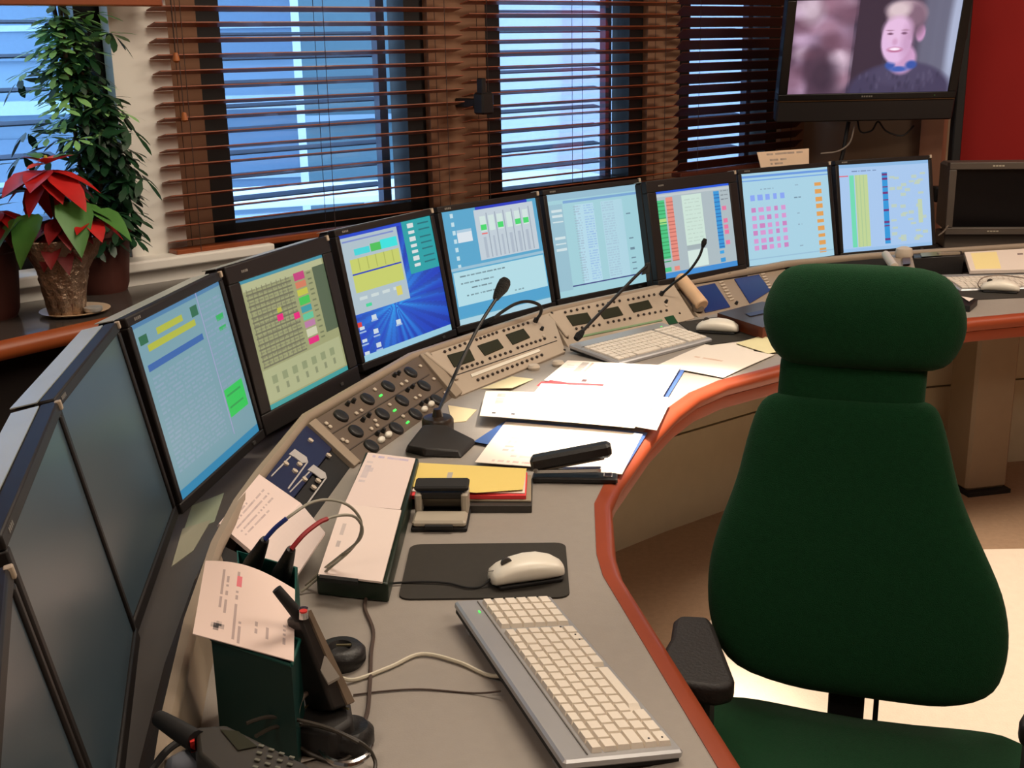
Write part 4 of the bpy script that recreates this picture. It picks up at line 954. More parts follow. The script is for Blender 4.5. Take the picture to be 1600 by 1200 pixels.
# ------------------------------------------------------------------ gooseneck microphones
gm = mat('gooseneck_black', (14, 12, 12), .45)
b0 = P(688, 668, DZ)
t = thing('gooseneck_microphone', 'tall black gooseneck microphone on a wedge base in front of the speaker panel', 'microphone', b0)
pts = [(636, 700), (668, 664), (694, 660), (748, 690), (724, 716), (640, 712)]
lo = [P(x, y, DZ + .0005) for x, y in [(632, 706), (655, 672), (690, 668), (744, 694), (722, 716), (660, 714)]]
hi = [P(x, y, DZ + h) for x, y, h in [(636, 696, .03), (662, 664, .04), (692, 662, .035), (742, 686, .012), (718, 704, .01), (664, 702, .02)]]
o = MB(); o.hexa(lo[::-1], hi[::-1]); o.build('base', mat('black_matte_base', (26, 22, 20), .6), t, world=True, bevel=.004)
ck = P(684, 660, DZ + .03)
o = MB(); o.lathe([(.030, -.028), (.034, -.02), (.034, .006), (.030, .012), (.012, .014), (.008, .03), (.001, .03)], Matrix.Translation(ck), 24); o.build('collar', mat('dark_brown_collar', (40, 28, 18), .35), t, world=True, smooth=50)
st0 = ck + Vector((0, 0, .02)); tip = TVp(778, 462, 2.78); 
stempts = [st0, TVp(700, 610, 2.60), TVp(718, 570, 2.64), TVp(748, 510, 2.71), TVp(776, 466, 2.77)]
o = MB(); o.tube(stempts, .0042, 8, 6); o.build('stem', gm, t, world=True, smooth=True)
o = MB(); hp = [TVp(774, 468, 2.77), TVp(779, 458, 2.78), TVp(785, 449, 2.79), TVp(789, 441, 2.80), TVp(792, 436, 2.80)]; o.tube(hp, .01, 12, 4, rs=[.0065, .012, .0155, .015, .009]); o.build('head', mat('foam_black', (10, 9, 9), .9, bump=(300, .6)), t, world=True, smooth=True)
w1 = p1.at(*c1(1175, 280), 0)
t = thing('gooseneck_microphone', 'short curved gooseneck microphone bending left out of the nearer intercom panel', 'microphone', w1)
def near(px, py, ref, d=0): # on a vertical plane through ref facing the camera
    n_ = Vector((ref.x, ref.y, 0)).normalized(); return PV(px, py, ref + n_ * d, n_)
o = MB(); o.tube([w1, near(845, 489, w1, -.02), near(843, 477, w1, -.04), near(825, 471, w1, -.06), near(805, 475, w1, -.08), near(785, 487, w1, -.09), near(772, 497, w1, -.10)], .0045, 8, 6); o.build('stem', gm, t, world=True, smooth=True)
o = MB(); o.tube([near(773, 496, w1, -.10), near(762, 503, w1, -.10), near(750, 510, w1, -.10)], .008, 10, 4, rs=[.005, .009, .006]); o.build('head', mat('foam_black', (10, 9, 9)), t, world=True, smooth=True)
o = MB(); o.cyl(.007, .012, (0, 0, .004), p1.M(*c1(1175, 285))); o.build('socket', black, t, world=True)
w2 = p2.at(*c2(1285, 268), 0)
t = thing('gooseneck_microphone', 'thin gooseneck microphone rising right out of the farther intercom panel', 'microphone', w2)
o = MB(); o.tube([w2, near(1052, 443, w2, -.02), near(1075, 425, w2, -.04), near(1092, 402, w2, -.05), near(1099, 382, w2, -.05)], .004, 8, 6); o.build('stem', gm, t, world=True, smooth=True)
o = MB(); o.tube([near(1098, 386, w2, -.05), near(1100, 379, w2, -.05), near(1102, 373, w2, -.05)], .007, 10, 4, rs=[.005, .0085, .005]); o.build('head', mat('foam_black', (10, 9, 9)), t, world=True, smooth=True)
o = MB(); o.cyl(.007, .012, (0, 0, .004), p2.M(*c2(1285, 270))); o.build('socket', black, t, world=True)
w3 = near(1010, 416, Vector((.44, 3.40, 0)))
t = thing('gooseneck_microphone', 'gooseneck microphone hanging down from the gap right of the pale list monitor', 'microphone', (w3.x, w3.y, RZ))
o = MB(); o.tube([w3, near(990, 435, w3, -.05), near(958, 468, w3, -.14), near(925, 502, w3, -.24), near(908, 520, w3, -.29)], .0045, 8, 6); o.build('stem', gm, t, world=True, smooth=True)
o = MB(); o.tube([near(911, 517, w3, -.29), near(905, 524, w3, -.30), near(900, 530, w3, -.31)], .009, 10, 4, rs=[.006, .011, .008]); o.build('head', mat('foam_black', (10, 9, 9)), t, world=True, smooth=True)
o = MB(); o.hexa([near(x, y, w3, .0) for x, y in ((1002, 430), (1016, 426), (1016, 410), (1008, 411))], [near(x, y, w3, .025) for x, y in ((1002, 430), (1016, 426), (1016, 410), (1008, 411))]); o.build('clamp', black, t, world=True, bevel=.002)
o = MB(); o.hexa([near(x, y, w3, .003) for x, y in ((1010, 439), (1015, 438), (1014, 410), (1010, 410))], [near(x, y, w3, .012) for x, y in ((1010, 439), (1015, 438), (1014, 410), (1010, 410))]); o.build('clamp_leg', black, t, world=True)

# ------------------------------------------------------------------ mice, mats, keyboards
def mouse(label, px, py, rz, L=.118, z=DZ):
    c_ = P(px, py, z); t = thing('computer_mouse', label, 'mouse', c_, rz)
    o = MB(); n = 20; prof = [(-.5, .10, .30), (-.47, .62, .55), (-.36, .88, .78), (-.18, 1, .96), (0, .98, 1), (.2, .90, .92), (.36, .84, .74), (.46, .74, .52), (.50, .4, .34)]
    vs = []; fs = []; Wd = .062; H = .036
    for (u, wv, hv) in prof:
        for i in range(n):
            a = 6.28318 * i / n; cy_ = math.cos(a); sy = math.sin(a)
            zz_ = H * hv * (.55 + .45 * (abs(sy) ** .8) * (1 if sy > 0 else -1)) if True else 0
            zz_ = max(.002 if hv > 0 else 0, H * hv * (.5 + .5 * math.copysign(abs(sy) ** .75, sy))) if sy > -.99 else .002
            vs.append((u * L, Wd / 2 * wv * math.copysign(abs(cy_) ** .8, cy_), zz_ + .004))
    m_ = len(prof)
    for k in range(m_ - 1):
        for i in range(n): j = (i + 1) % n; fs.append([k * n + i, k * n + j, k * n + n + j, k * n + n + i][::-1])
    fs.append(list(range(n))); fs.append(list(range((m_ - 1) * n, m_ * n))[::-1])
    o.add(vs, fs); o.build('shell', white, t, smooth='all')
    MB().box(L * .86, Wd * .84, .006, (0, 0, .0035), ch=.0015).build('underside', blackm, t)
    MB().cyl(.009, .006, (L * .27, 0, .0325), None, 14, axis='Y').build('wheel', mat('dark_grey_wheel', (56, 50, 46), .5), t, smooth=40)
    MB().box(L * .26, .0012, .001, (L * .40, 0, .0235), Matrix.Rotation(0, 4, 'X')).build('button_gap', mat('grey_gap', (110, 104, 98), .6), t)
    return t
def rounded(mb, c, rz, a, b, h, r=.018):
    M_ = Matrix.Translation(c) @ Matrix.Rotation(rz, 4, 'Z'); pts = []
    for sx, sy, a0 in ((1, 1, 0), (-1, 1, 90), (-1, -1, 180), (1, -1, 270)):
        for k in range(5): t_ = R(a0 + k * 22.5); pts.append((sx * (a / 2 - r) + r * math.cos(t_), sy * (b / 2 - r) + r * math.sin(t_)))
    mb.prism(pts, 0, h, M_)
ma = [P(x, y, DZ) for x, y in ((640, 853), (886, 850), (888, 936), (624, 938))]
mc = sum(ma, Vector()) / 4; mrz = math.atan2((ma[1] - ma[0]).y, (ma[1] - ma[0]).x)
o = MB(); rounded(o, Vector((0, 0, 0)), 0, ((ma[1] - ma[0]).length + (ma[2] - ma[3]).length) / 2, ((ma[3] - ma[0]).length + (ma[1] - ma[2]).length) / 2, .003)
o = o.build('mouse_mat', mat('dark_mouse_mat', (44, 40, 34), .85, var=(80, .15))); o.location = mc; o.rotation_euler.z = mrz; tag(o, 'dark rounded mouse mat beside the nearest keyboard', 'mouse mat')
mo = mouse('white computer mouse on the dark mat beside the nearest keyboard', 823, 906, R(195 + 2), z=DZ + .003)
mo_m = rm(mo)
cable('black mouse cable crossing the dark mat to the green-black stand', [mo_m @ Vector((.056, 0, .012)), P(752, 916, DZ + .006), P(730, 918, DZ + .006), P(700, 911, DZ + .006), P(660, 909, DZ + .006), P(618, 911, DZ + .004), P(606, 914, DZ + .004)], .0018, blackm)
def keyboard(label, cor, zr_, zf, L=None, Wd=None, detail=True, rear_first=True):
    # cor: rear-right, front-right, front-left, rear-left (pixels)
    q_ = [P(*cor[0], zr_), P(*cor[1], zf), P(*cor[2], zf), P(*cor[3], zr_)]
    lft = (q_[2] + q_[3]) / 2; rgt = (q_[0] + q_[1]) / 2; X = (rgt - lft); L = L or X.length; X.z = 0; X.normalize(); cen = (lft + rgt) / 2
    rz = math.atan2(X.y, X.x); Wd = Wd or (((q_[0] - q_[1]).length + (q_[3] - q_[2]).length) / 2)
    t = thing('keyboard', label, 'keyboard', (cen.x, cen.y, DZ), rz)
    tl = math.atan2(zr_ - zf, Wd); Mx = Matrix.Translation((0, 0, (zr_ + zf) / 2 - DZ)) @ Matrix.Rotation(tl, 4, 'X')
    MB().box(L, Wd, .012, (0, 0, -.007), Mx, ch=.003).build('case', silver, t)
    MB().box(L * .98, Wd * .97, .006, (0, 0, -.0155), Mx).build('underside', blackm, t)
    for s in (-1, 1): MB().box(.02, .012, zr_ - DZ - .017, (s * L * .40, Wd * .42, (zr_ - DZ - .017) / 2), None, ch=.002).build('foot', silver, t)
    kx0, kx1 = -L * .475, L * .475; ky0, ky1 = -Wd * .43, Wd * .26; rh = (ky1 - ky0) / 6
    MB().box(L * .96, .0012, .0012, (0, ky1 + .004, 0), Mx).build('groove', mat('grey_gap', (110, 104, 98), .6), t)
    main = (kx0, kx0 + (kx1 - kx0) * .755); num = (kx0 + (kx1 - kx0) * .785, kx1)
    rows = [[1.25, 1.1, 1.25, 5.5, 1.1, 1.1, 1, 1, 1], [1.6] + [1] * 10 + [1.6, 1, .9], [1.8] + [1] * 11 + [1.5, .9], [1.5] + [1] * 12 + [1.0, .8], [1] * 13 + [1.6, .8], [1] * 15]
    allk = []
    for r_, ws_ in enumerate(rows):
        tot = sum(ws_); x = main[0]; hh = rh * (.8 if r_ == 5 else 1)
        for v in ws_:
            wv = v / tot * (main[1] - main[0]); allk.append((x + wv / 2, ky0 + rh * (r_ + .5), wv, hh)); x += wv
        for j in range(4): wv = (num[1] - num[0]) / 4; allk.append((num[0] + wv * (j + .5), ky0 + rh * (r_ + .5), wv, hh))
    keym = mat('cream_keys', (226, 216, 202), .5)
    if detail:
        unit = amesh(MB().add([(-.5, -.5, 0), (.5, -.5, 0), (.5, .5, 0), (-.5, .5, 0), (-.42, -.40, 1), (.42, -.40, 1), (.42, .42, 1), (-.42, .42, 1)], [[4, 5, 6, 7], [0, 1, 5, 4], [1, 2, 6, 5], [2, 3, 7, 6], [3, 0, 4, 7]]), 'key', keym)
        for (x, y, wv, hh) in allk: share('key', unit, t, Mx @ Matrix.Translation((x, y, -.001)) @ Matrix.Diagonal((wv * .95, hh * .94, .0062, 1)))
        for (x, y) in ((kx0 + .01, ky0 + rh * .5), (.06, ky0 + rh * .5), (.075, ky0 + rh * .5), (.1, ky0 + rh * 1.2), (kx0 + .01, ky0 + rh * 1.5)):
            MB().cyl(.0014, .0006, (x, y, .0056), Mx, 8).build('key_mark', mat('dark_print', (50, 46, 50), .6), t)
    else:
        o = MB()
        for (x, y, wv, hh) in allk: o.box(wv * .88, hh * .86, .004, (x, y, .0015), Mx)
        o = o.build('keys', keym, t); o['kind'] = 'stuff'
    MB().box(.006, .002, .001, (L * .40, ky1 + .012, .0), Mx).build('status_led', ledg, t)
    return t
keyboard('silver keyboard with cream keys nearest the camera on the desk', [(710, 937), (862, 930), (1065, 1167), (885, 1193)], .776, .757)
keyboard('pale keyboard in front of the farther intercom panel', [(1044, 500), (1103, 531), (965, 566), (892, 537)], .768, .752, detail=False)
cable('thick pale keyboard cable looping from behind the radio', [P(785, 1056, .752), P(760, 1054, DZ + .004), P(715, 1034, DZ + .004), P(658, 1022, DZ + .004), P(610, 1042, DZ + .004), P(555, 1062, DZ + .004), P(530, 1058, DZ + .01)], .0028, mat('pale_cable', (206, 198, 178), .5))
cable('thin dark keyboard cable running left across the desk', [P(782, 1080, .75), P(740, 1083, DZ + .002), P(660, 1077, DZ + .002), P(600, 1080, DZ + .002), P(552, 1086, DZ + .002)], .0013, mat('brown_cable', (72, 56, 48), .6))
cable('dark cable snaking down the desk from the green-black stand', [P(574, 930, DZ + .003), P(570, 950, DZ + .003), P(583, 985, DZ + .003), P(580, 1020, DZ + .003), P(578, 1070, DZ + .003), P(572, 1120, DZ + .003), P(548, 1150, DZ + .003), P(515, 1180, DZ + .01)], .0028, mat('brown_cable', (72, 56, 48), .6))
# second mat and mouse
mm = [P(x, y, DZ) for x, y in ((1060, 505), (1150, 492), (1215, 525), (1105, 540))]
o = MB(); o.hexa([p_ for p_ in mm][::-1], [p_ + Vector((0, 0, .003)) for p_ in mm][::-1]); o = o.build('mouse_mat', mat('dark_mouse_mat', (44, 40, 34)), bevel=.001); tag(o, 'dark mouse mat under the far white mouse left of the chair', 'mouse mat')
mouse('white computer mouse left of the chair head, by the pale keyboard', 1121, 519, R(162), z=DZ + .003)
# tray with wooden side
tq = [(1121, 489), (1191, 471), (1262, 480), (1192, 512)]
t = thing('document_tray', 'dark flat tray with reddish wood side half hidden by the chair head', 'tray', P(1190, 495, DZ + .003))
o = MB(); o.hexa([P(x, y, .775) for x, y in tq][::-1], [P(x, y, .783) for x, y in tq][::-1]); o.build('top', mat('dark_grey_tray', (58, 50, 46), .35), t, world=True, bevel=.001)
o = MB(); o.hexa([P(x, y, .776) + Vector((0, 0, -.032)) for x, y in tq][::-1], [P(x, y, .776) for x, y in tq][::-1]); o.build('side', mat('red_brown_wood', (120, 56, 26), .5, var=(12, .2)), t, world=True)
o = MB(); o.hexa([P(x, y, .783) for x, y in ((1165, 490), (1192, 484), (1200, 488), (1172, 494))][::-1], [P(x, y, .785) for x, y in ((1165, 490), (1192, 484), (1200, 488), (1172, 494))][::-1]); o.build('slot', bluep, t, world=True)
for (px_, py_, lb) in ((834, 577, 'small round white magnet on the desk below the nearer intercom panel'), (872, 571, 'small round white magnet partly behind the open binder')):
    o = MB(); o.lathe([(.014, 0), (.016, .006), (.013, .012), (.001, .014)], n=20); o = o.build('round_magnet', ivory, smooth=True); o.location = P(px_, py_, DZ + .001); tag(o, lb, 'magnet')

# ------------------------------------------------------------------ papers
def curlf(h): return lambda a, b: h * (1 - (2 * a - 1) ** 2) * .3 + h * b * (1 - b)
sheet('note_paper', 'small yellow note paper right of the tall microphone base', 'paper', [(700, 633), (745, 640), (728, 658), (706, 660)], [DZ + .0015] * 4, page(8, 6, (226, 208, 168)))
sheet('note_paper', 'thin yellow note paper under the edge of the nearer intercom panel', 'paper', [(800, 588), (834, 592), (800, 606), (752, 607)], [DZ + .0015, DZ + .0015, DZ + .008, DZ + .0015], page(8, 6, (224, 212, 170)))
# binder
bt_ = thing('ring_binder', 'open blue-edged binder full of printed sheets with a red divider', 'binder', P(960, 600, DZ))
bq = [(887, 566), (1070, 578), (1038, 630), (848, 606)]
o = MB(); o.hexa([P(x, y, DZ + .001) for x, y in bq][::-1], [P(x, y, DZ + .005) for x, y in bq][::-1]); o.build('cover', mat('blue_cover', (62, 92, 152), .4), bt_, world=True)
def inset(qd, k): 
    cx_, cy_ = sum(p[0] for p in qd) / len(qd), sum(p[1] for p in qd) / len(qd); return [(p[0] + (cx_ - p[0]) * k, p[1] + (cy_ - p[1]) * k) for p in qd]
bq2 = [(887, 563), (1064, 572), (1034, 622), (850, 594)]
o = MB(); o.hexa([P(x, y, DZ + .005) for x, y in bq2][::-1], [P(x, y, DZ + .017) for x, y in bq2][::-1]); o.build('page_block', paper, bt_, world=True)
pr = page(48, 20, NWp, [(.15, .05, .2, .5, G), (.22, .05, .24, .6, (190, 120, 110))] + [(.05, .2 + k * .12, .9, .22 + k * .12, (190, 180, 176)) for k in range(6)])
pr.r(.30, .75, .34, .85, (90, 60, 60)); pr.r(.05, .95, .9, 1, (206, 60, 70))
q = [P(x, y, DZ + .0185) for x, y in bq2]; pgrid('top_page', pr, q, bt_, PRINT, thick=.001)
o = MB(); rq = [(846, 596), (944, 600), (940, 607), (838, 603)]; o.hexa([P(x, y, DZ + .0196) for x, y in rq][::-1], [P(x, y, DZ + .0206) for x, y in rq][::-1]); o.build('red_divider', mat('red_card', (206, 60, 66), .6), bt_, world=True)
pr = page(40, 20, NWp, [(.07, .1 + k * .06, .12, .12 + k * .06, G) for k in range(8)]); pr.r(.07, .85, .10, .88, (70, 60, 60)); pr.r(.19, .86, .22, .89, (70, 60, 60))
sheet('paper_sheet', 'white printed sheet with two punch holes on top of the paper piles', 'paper', [(759, 611), (1035, 620), (991, 668.5), (749.5, 649.5)], [DZ + .024] * 4, pr, curl=curlf(.006))
pr = page(16, 10, NWp, [(.4, .35, .8, .4, (200, 140, 120))])
sheet('paper_sheet', 'white sheet overhanging the orange desk edge beside the binder', 'paper', [(985, 612), (1050, 622), (1026, 672), (970, 662)], [DZ + .0225] * 4, pr)
pr = page(16, 10, NWp)
sheet('paper_sheet', 'white sheet peeking out left between the binder and the top printed sheet', 'paper', [(846, 599), (1000, 606), (985, 640), (820, 632)], [DZ + .0215] * 4, pr)
o = MB(); fq = [(793, 655), (1012, 676), (975, 735), (740, 690)]; o.hexa([P(x, y, DZ + .001) for x, y in fq][::-1], [P(x, y, DZ + .007) for x, y in fq][::-1]); o = o.build('folder', mat('blue_cover', (62, 92, 152))); tag(o, 'thin blue folder under the sheets behind the black stapler', 'folder')
pr = page(48, 24, NWp, [(.12, .2 + k * .08, .19, .22 + k * .08, (190, 140, 140)) for k in range(7)] + [(.1, .9, .5, .93, (190, 150, 150)), (.2, .78, .45, .81, (200, 170, 170))])
sheet('paper_sheet', 'large white sheet behind the stapler reaching the orange desk edge', 'paper', [(790, 659), (1004, 678), (972, 741), (742, 722)], [DZ + .009] * 4, pr, curl=curlf(.003))
pr = page(24, 24, NWp, [(.2, .5, .6, .53, (200, 150, 120))])
sheet('paper_sheet', 'white sheet right of the binder near the chair', 'paper', [(1102, 538), (1210, 554), (1130, 590), (1026, 571)], [DZ + .004] * 4, pr, curl=curlf(.004))
sheet('paper_sheet', 'white sheet under another one, right of the pale keyboard', 'paper', [(1098, 541), (1190, 530), (1168, 562), (1024, 575)], [DZ + .0022] * 4, page(12, 12, NWp, [(.3, .6, .8, .64, (210, 160, 120))]))
sheet('paper_sheet', 'yellowish sheet half hidden behind the chair neck', 'paper', [(1150, 536), (1192, 524), (1240, 545), (1200, 552)], [DZ + .0062] * 4, page(12, 12, (230, 222, 176)))

# ------------------------------------------------------------------ stapler
s0 = P(832, 752, DZ); s1 = P(965, 754, DZ); ang = math.atan2((s1 - s0).y, (s1 - s0).x); SL = (s1 - s0).length
t = thing('stapler', 'open black desk stapler at the orange desk edge', 'stapler', s0, ang)
MB().box(SL, .034, .012, (SL / 2, .004, .0065), ch=.003).build('base', black, t)
MB().box(SL * .78, .014, .008, (SL * .42, .004, .020), Matrix.Rotation(R(-2), 4, 'Y'), ch=.001).build('magazine', chrome, t)
Ma = Matrix.Translation((0, .004, .03)) @ Matrix.Rotation(R(-12), 4, 'Y')
MB().box(SL * .96, 0.032, .027, (SL * .47, 0, .005), Ma, ch=.006).build('arm', black, t)
MB().box(SL * .7, .012, .006, (SL * .5, 0, -.010), Ma, ch=.001).build('staple_channel', mat('grey_steel', (120, 112, 100), .35, metal=.7), t)
MB().cyl(.005, .038, (.008, .004, .026), None, 12, axis='Y').build('hinge', chrome, t)
MB().box(.016, .02, .003, (SL - .018, .004, .0135), ch=.001).build('anvil', chrome, t)

# ------------------------------------------------------------------ yellow folder stack and hole punch
def pslab(label, name, pts, z0_, z1_, m, cat):
    o = MB(); o.hexa([P(x, y, z1_) + Vector((0, 0, z0_ - z1_)) for x, y in pts][::-1], [P(x, y, z1_) for x, y in pts][::-1]); o = o.build(name, m, bevel=.0008); return tag(o, label, cat)
pslab('dark grey flat box at the bottom of the yellow folder stack', 'flat_box', [(660, 745), (832, 748), (831, 790), (655, 790)], DZ + .0005, DZ + .014, mat('dark_grey_box', (52, 48, 44), .5), 'box')
pslab('grey folder directly on the dark flat box', 'folder', [(658, 738), (830, 742), (830, 782), (652, 780)], DZ + .0145, DZ + .018, mat('grey_folder', (150, 138, 116), .6), 'folder')
pslab('red exercise book under the yellow folder', 'notebook', [(655, 732), (824, 738), (822, 774), (640, 774)], DZ + .0185, DZ + .026, mat('red_book', (226, 60, 64), .6), 'book')
pslab('white paper pad between the red book and the yellow folder', 'paper_pad', [(655, 730), (822, 735), (820, 770), (642, 767)], DZ + .0262, DZ + .0285, paper, 'paper')
t = thing('yellow_folder', 'yellow card folder with small label on top of the stack', 'folder', P(735, 745, DZ + .029))
o = MB(); yq = [(655, 723), (823, 732), (817, 765), (744, 770), (641, 760)]; o.hexa([P(x, y, DZ + .029) for x, y in yq][::-1], [P(x, y, DZ + .032) for x, y in yq][::-1]); o.build('cover', mat('yellow_card', (230, 204, 116), .6, var=(6, .05)), t, world=True)
o = MB(); lq = [(700, 738), (708, 738), (704, 753), (696, 753)]; o.hexa([P(x, y, DZ + .0322) for x, y in lq][::-1], [P(x, y, DZ + .0326) for x, y in lq][::-1]); o.build('label_sticker', mat('grey_sticker', (180, 172, 160), .6), t, world=True)
# punch
b0 = P(685, 828, DZ); b1 = P(642, 832, DZ); b2_ = P(730, 832, DZ); ang = math.atan2((b2_ - b1).y, (b2_ - b1).x); bwid = (b2_ - b1).length
t = thing('hole_punch', 'grey and black hole punch in front of the yellow folder', 'punch', b1.lerp(b2_, .5), ang)
MB().box(bwid, .10, .008, (0, .05, .0045), ch=.002).build('base', blackm, t)
MB().box(bwid * .96, .05, .012, (0, .026, .014), ch=.004).build('chip_tray', mat('warm_grey_plastic', (176, 166, 150), .35), t)
MB().box(bwid * .5, .008, .008, (0, -.001, .010), ch=.001).build('tray_slot', blackm, t)
for s in (-1, 1): MB().box(.012, .045, .04, (s * bwid * .42, .072, .03), ch=.003).build('punch_arm', mat('warm_grey_plastic', (176, 166, 150), .35), t)
MB().box(bwid * .80, .02, .028, (0, .085, .030), ch=.003).build('punch_bar', mat('grey_steel', (120, 112, 100)), t)
MB().box(bwid * .98, .038, .010, (0, .080, .051), Matrix.Rotation(R(6), 4, 'X'), ch=.003).build('handle', blackm, t)
MB().box(bwid * .86, .012, .012, (0, .063, .044), ch=.002).build('hinge_bar', black, t)

# ------------------------------------------------------------------ green-black document stand with pad
t = thing('document_stand', 'long green-black sloping document stand carrying a white pad', 'stand', P(570, 830, DZ))
tq = [(572, 706), (650, 716), (600, 916), (492, 902)]; tz = [.785, .785, .772, .772]
top = [P(x, y, z) for (x, y), z in zip([(571, 706), (654, 716), (606, 912), (494, 900)], tz)]
bot = [Vector((p_.x, p_.y, DZ + .001)) for p_ in top]
o = MB(); o.hexa(bot[::-1], top[::-1]); o.build('wedge', dgreen, t, world=True, bevel=.003)
lip = [P(x, y, .774) for x, y in ((500, 903), (560, 910), (559, 915), (499, 908))]
o = MB(); o.hexa([p_ for p_ in lip][::-1], [p_ + Vector((0, 0, .006)) for p_ in lip][::-1]); o.build('lip', black, t, world=True)
pr = page(16, 24, (226, 206, 200), [(.1 + k * .12, .04, .16 + k * .12, .06, (170, 160, 200)) for k in range(7)] + [(.08, .15 + k * .08, .16, .2 + k * .08, (180, 170, 180)) for k in range(6)])
mid_l, mid_r = (536, 795), (626, 803)
sheet('paper_pad', 'white upper half sheet on the green-black document stand', 'paper', [(575, 707), (649, 716), (625, 796), (538, 788)], [.789, .789, .784, .784], pr, thick=.002)
pr = page(16, 24, (230, 212, 204), [(.12, .3, .17, .45, (170, 160, 160)), (.12, .55, .16, .62, (170, 160, 160))])
sheet('paper_pad', 'white lower sheet on the green-black document stand', 'paper', [(534, 787), (627, 797), (597, 909), (497, 897)], [.790, .790, .778, .778], pr, thick=.003)

# ------------------------------------------------------------------ brochure, teal box, plugs
pr = page(24, 36, (226, 206, 200), [(.12 + k * .09, .35, .15 + k * .09, .9, (150, 130, 140)) for k in range(6)]); pr.r(.2, .88, .9, .93, (236, 170, 190)); 
pr = Print(36, 24, (226, 206, 200))
for k, (a, b) in enumerate(((.1, .5), (.1, .8), (.15, .85), (.2, .8), (.15, .6))): pr.text(.12, .15 + k * .12, b, .18 + k * .12, (150, 132, 136), .6, k, .02)
o = sheet('brochure', 'white folded brochure with pink stripe lying over the blue panel', 'brochure', [(342, 818), (405, 741), (470, 786), (392, 860)], [pb.at(*q_, .014).z for q_ in ((342, 818), (405, 741), (470, 786), (392, 860))], pr, thick=.006)
o2 = sheet('brochure', 'white folded brochure lower half hanging towards the teal box', 'brochure', [(392, 860), (470, 786), (508, 832), (462, 902)], [pb.at(392, 860, .014).z, pb.at(470, 786, .014).z, .80, .775], Print(12, 12, (224, 206, 200)), thick=.004)
# small teal holder with plugs
t = thing('small_teal_holder', 'small open teal holder with two black plugs under the brochure', 'holder', P(425, 905, DZ))
hz = .83; hq = [(370, 860), (465, 886), (462, 940), (372, 905)]
top = [P(x, y, hz) for x, y in hq]; cenh = sum(top, Vector()) / 4
def openbox(topq, depth, wallt, m, t, name='body'):
    o = MB(); c_ = sum(topq, Vector()) / len(topq); n = len(topq)
    ti = [p_ + (c_ - p_).normalized() * wallt for p_ in topq]; dn = Vector((0, 0, -depth)); dn2 = Vector((0, 0, -depth + .004))
    vs = list(topq) + ti + [p_ + dn for p_ in topq] + [p_ + dn2 for p_ in ti]; fs = []
    for i in range(n):
        j = (i + 1) % n; fs += [[i, j, n + j, n + i], [i, 2 * n + i, 2 * n + j, j], [n + i, n + j, 3 * n + j, 3 * n + i]]
    fs.append([2 * n + i for i in range(n)][::-1]); fs.append([3 * n + i for i in range(n)])
    o.add(vs, fs); return o.build(name, m, t, world=True)
openbox(top, hz - DZ - .001, .004, teal, t)
def plug(label, pts, r0, r1):
    t = thing('cable_plug', label, 'plug', pts[0]); o = MB(); o.tube(pts, r0, 12, 4, rs=[r0, r0, (r0 + r1) / 2, r1]); o.build('body', black, t, world=True, smooth=True)
    return t
def N(px, py, z): return P(px, py, z)
plug('black cable plug with blue wire in the small teal holder, left one', [N(388, 895, .80), N(395, 882, .83), N(405, 862, .86), N(414, 843, .885)], .014, .006)
plug('black cable plug with red wire in the small teal holder, right one', [N(434, 912, .80), N(440, 897, .83), N(448, 877, .86), N(455, 858, .885)], .014, .006)
cable('blue and grey wire arching from the left plug over the document stand', [N(414, 843, .885), N(430, 825, .90), N(455, 805, .915), N(485, 786, .92), N(515, 781, .915), N(545, 790, .90), N(563, 812, .87), N(562, 838, .84), N(545, 862, .81), N(518, 885, .79), N(495, 905, .76), N(470, 925, DZ + .004)], .0022, mat('grey_wire', (150, 146, 132), .5))
cable('blue sleeve on the wire leaving the left black plug', [N(414, 843, .887), N(430, 825, .902), N(448, 810, .914)], .0034, mat('blue_wire', (34, 54, 130), .5))
cable('grey wire arching from the right plug over the document stand', [N(455, 858, .885), N(475, 835, .90), N(505, 813, .905), N(535, 805, .90), N(555, 808, .885), N(566, 825, .86), N(560, 845, .84), N(530, 870, .80), N(505, 890, .775), N(478, 915, DZ + .004)], .0022, mat('grey_wire', (150, 146, 132)))
cable('red sleeve on the wire leaving the right black plug', [N(455, 858, .887), N(475, 835, .902), N(498, 817, .908), N(511, 811, .908)], .0034, mat('red_wire', (150, 24, 30), .5))
# big teal box and letter
hz = .875; hq = [(310, 970), (455, 1035), (452, 1100), (298, 1085)]
hq = [(322, 930), (462, 985), (452, 1040), (343, 1004)]
t = thing('teal_box', 'tall dark teal plastic box holding up the printed letter', 'box', P(370, 1100, DZ))
top = [P(x, y, hz) for x, y in [(335, 960), (468, 1000), (455, 1040), (330, 998)]]
openbox(top, hz - DZ - .001, .005, tealt, t)
rim = MB(); 
for i in range(4): rim.tube([top[i], top[i].lerp(top[(i + 1) % 4], .5), top[(i + 1) % 4]], .0022, 6, 1)
rim.build('rim', teal, t, world=True)
pr = Print(36, 36, (232, 208, 198))
for (x, y0_, y1_) in ((.22, .12, .62), (.28, .2, .7), (.40, .1, .95), (.44, .7, .98), (.60, .6, .8), (.72, .7, .85), (.9, .55, .85)):
    for k in range(int((y1_ - y0_) * 36)):
        if random.random() < .8: pr.r(x, y0_ + k / 36, x + .03, y0_ + (k + .8) / 36, (160, 140, 138), .7)
pr.r(.40, .18, .44, .30, (226, 120, 130)); pr.e(.24, .84, .05, .04, (50, 46, 48), .4); pr.e(.27, .87, .03, .03, (232, 208, 198), .4)
sheet('printed_letter', 'white printed letter with small black emblem lying on the teal box', 'letter', [(321, 876), (461, 921), (459, 1033), (301, 990)], [.895, .885, .882, .882], pr, curl=lambda a, b: .012 * math.sin(a * 3.14) * (1 - b))
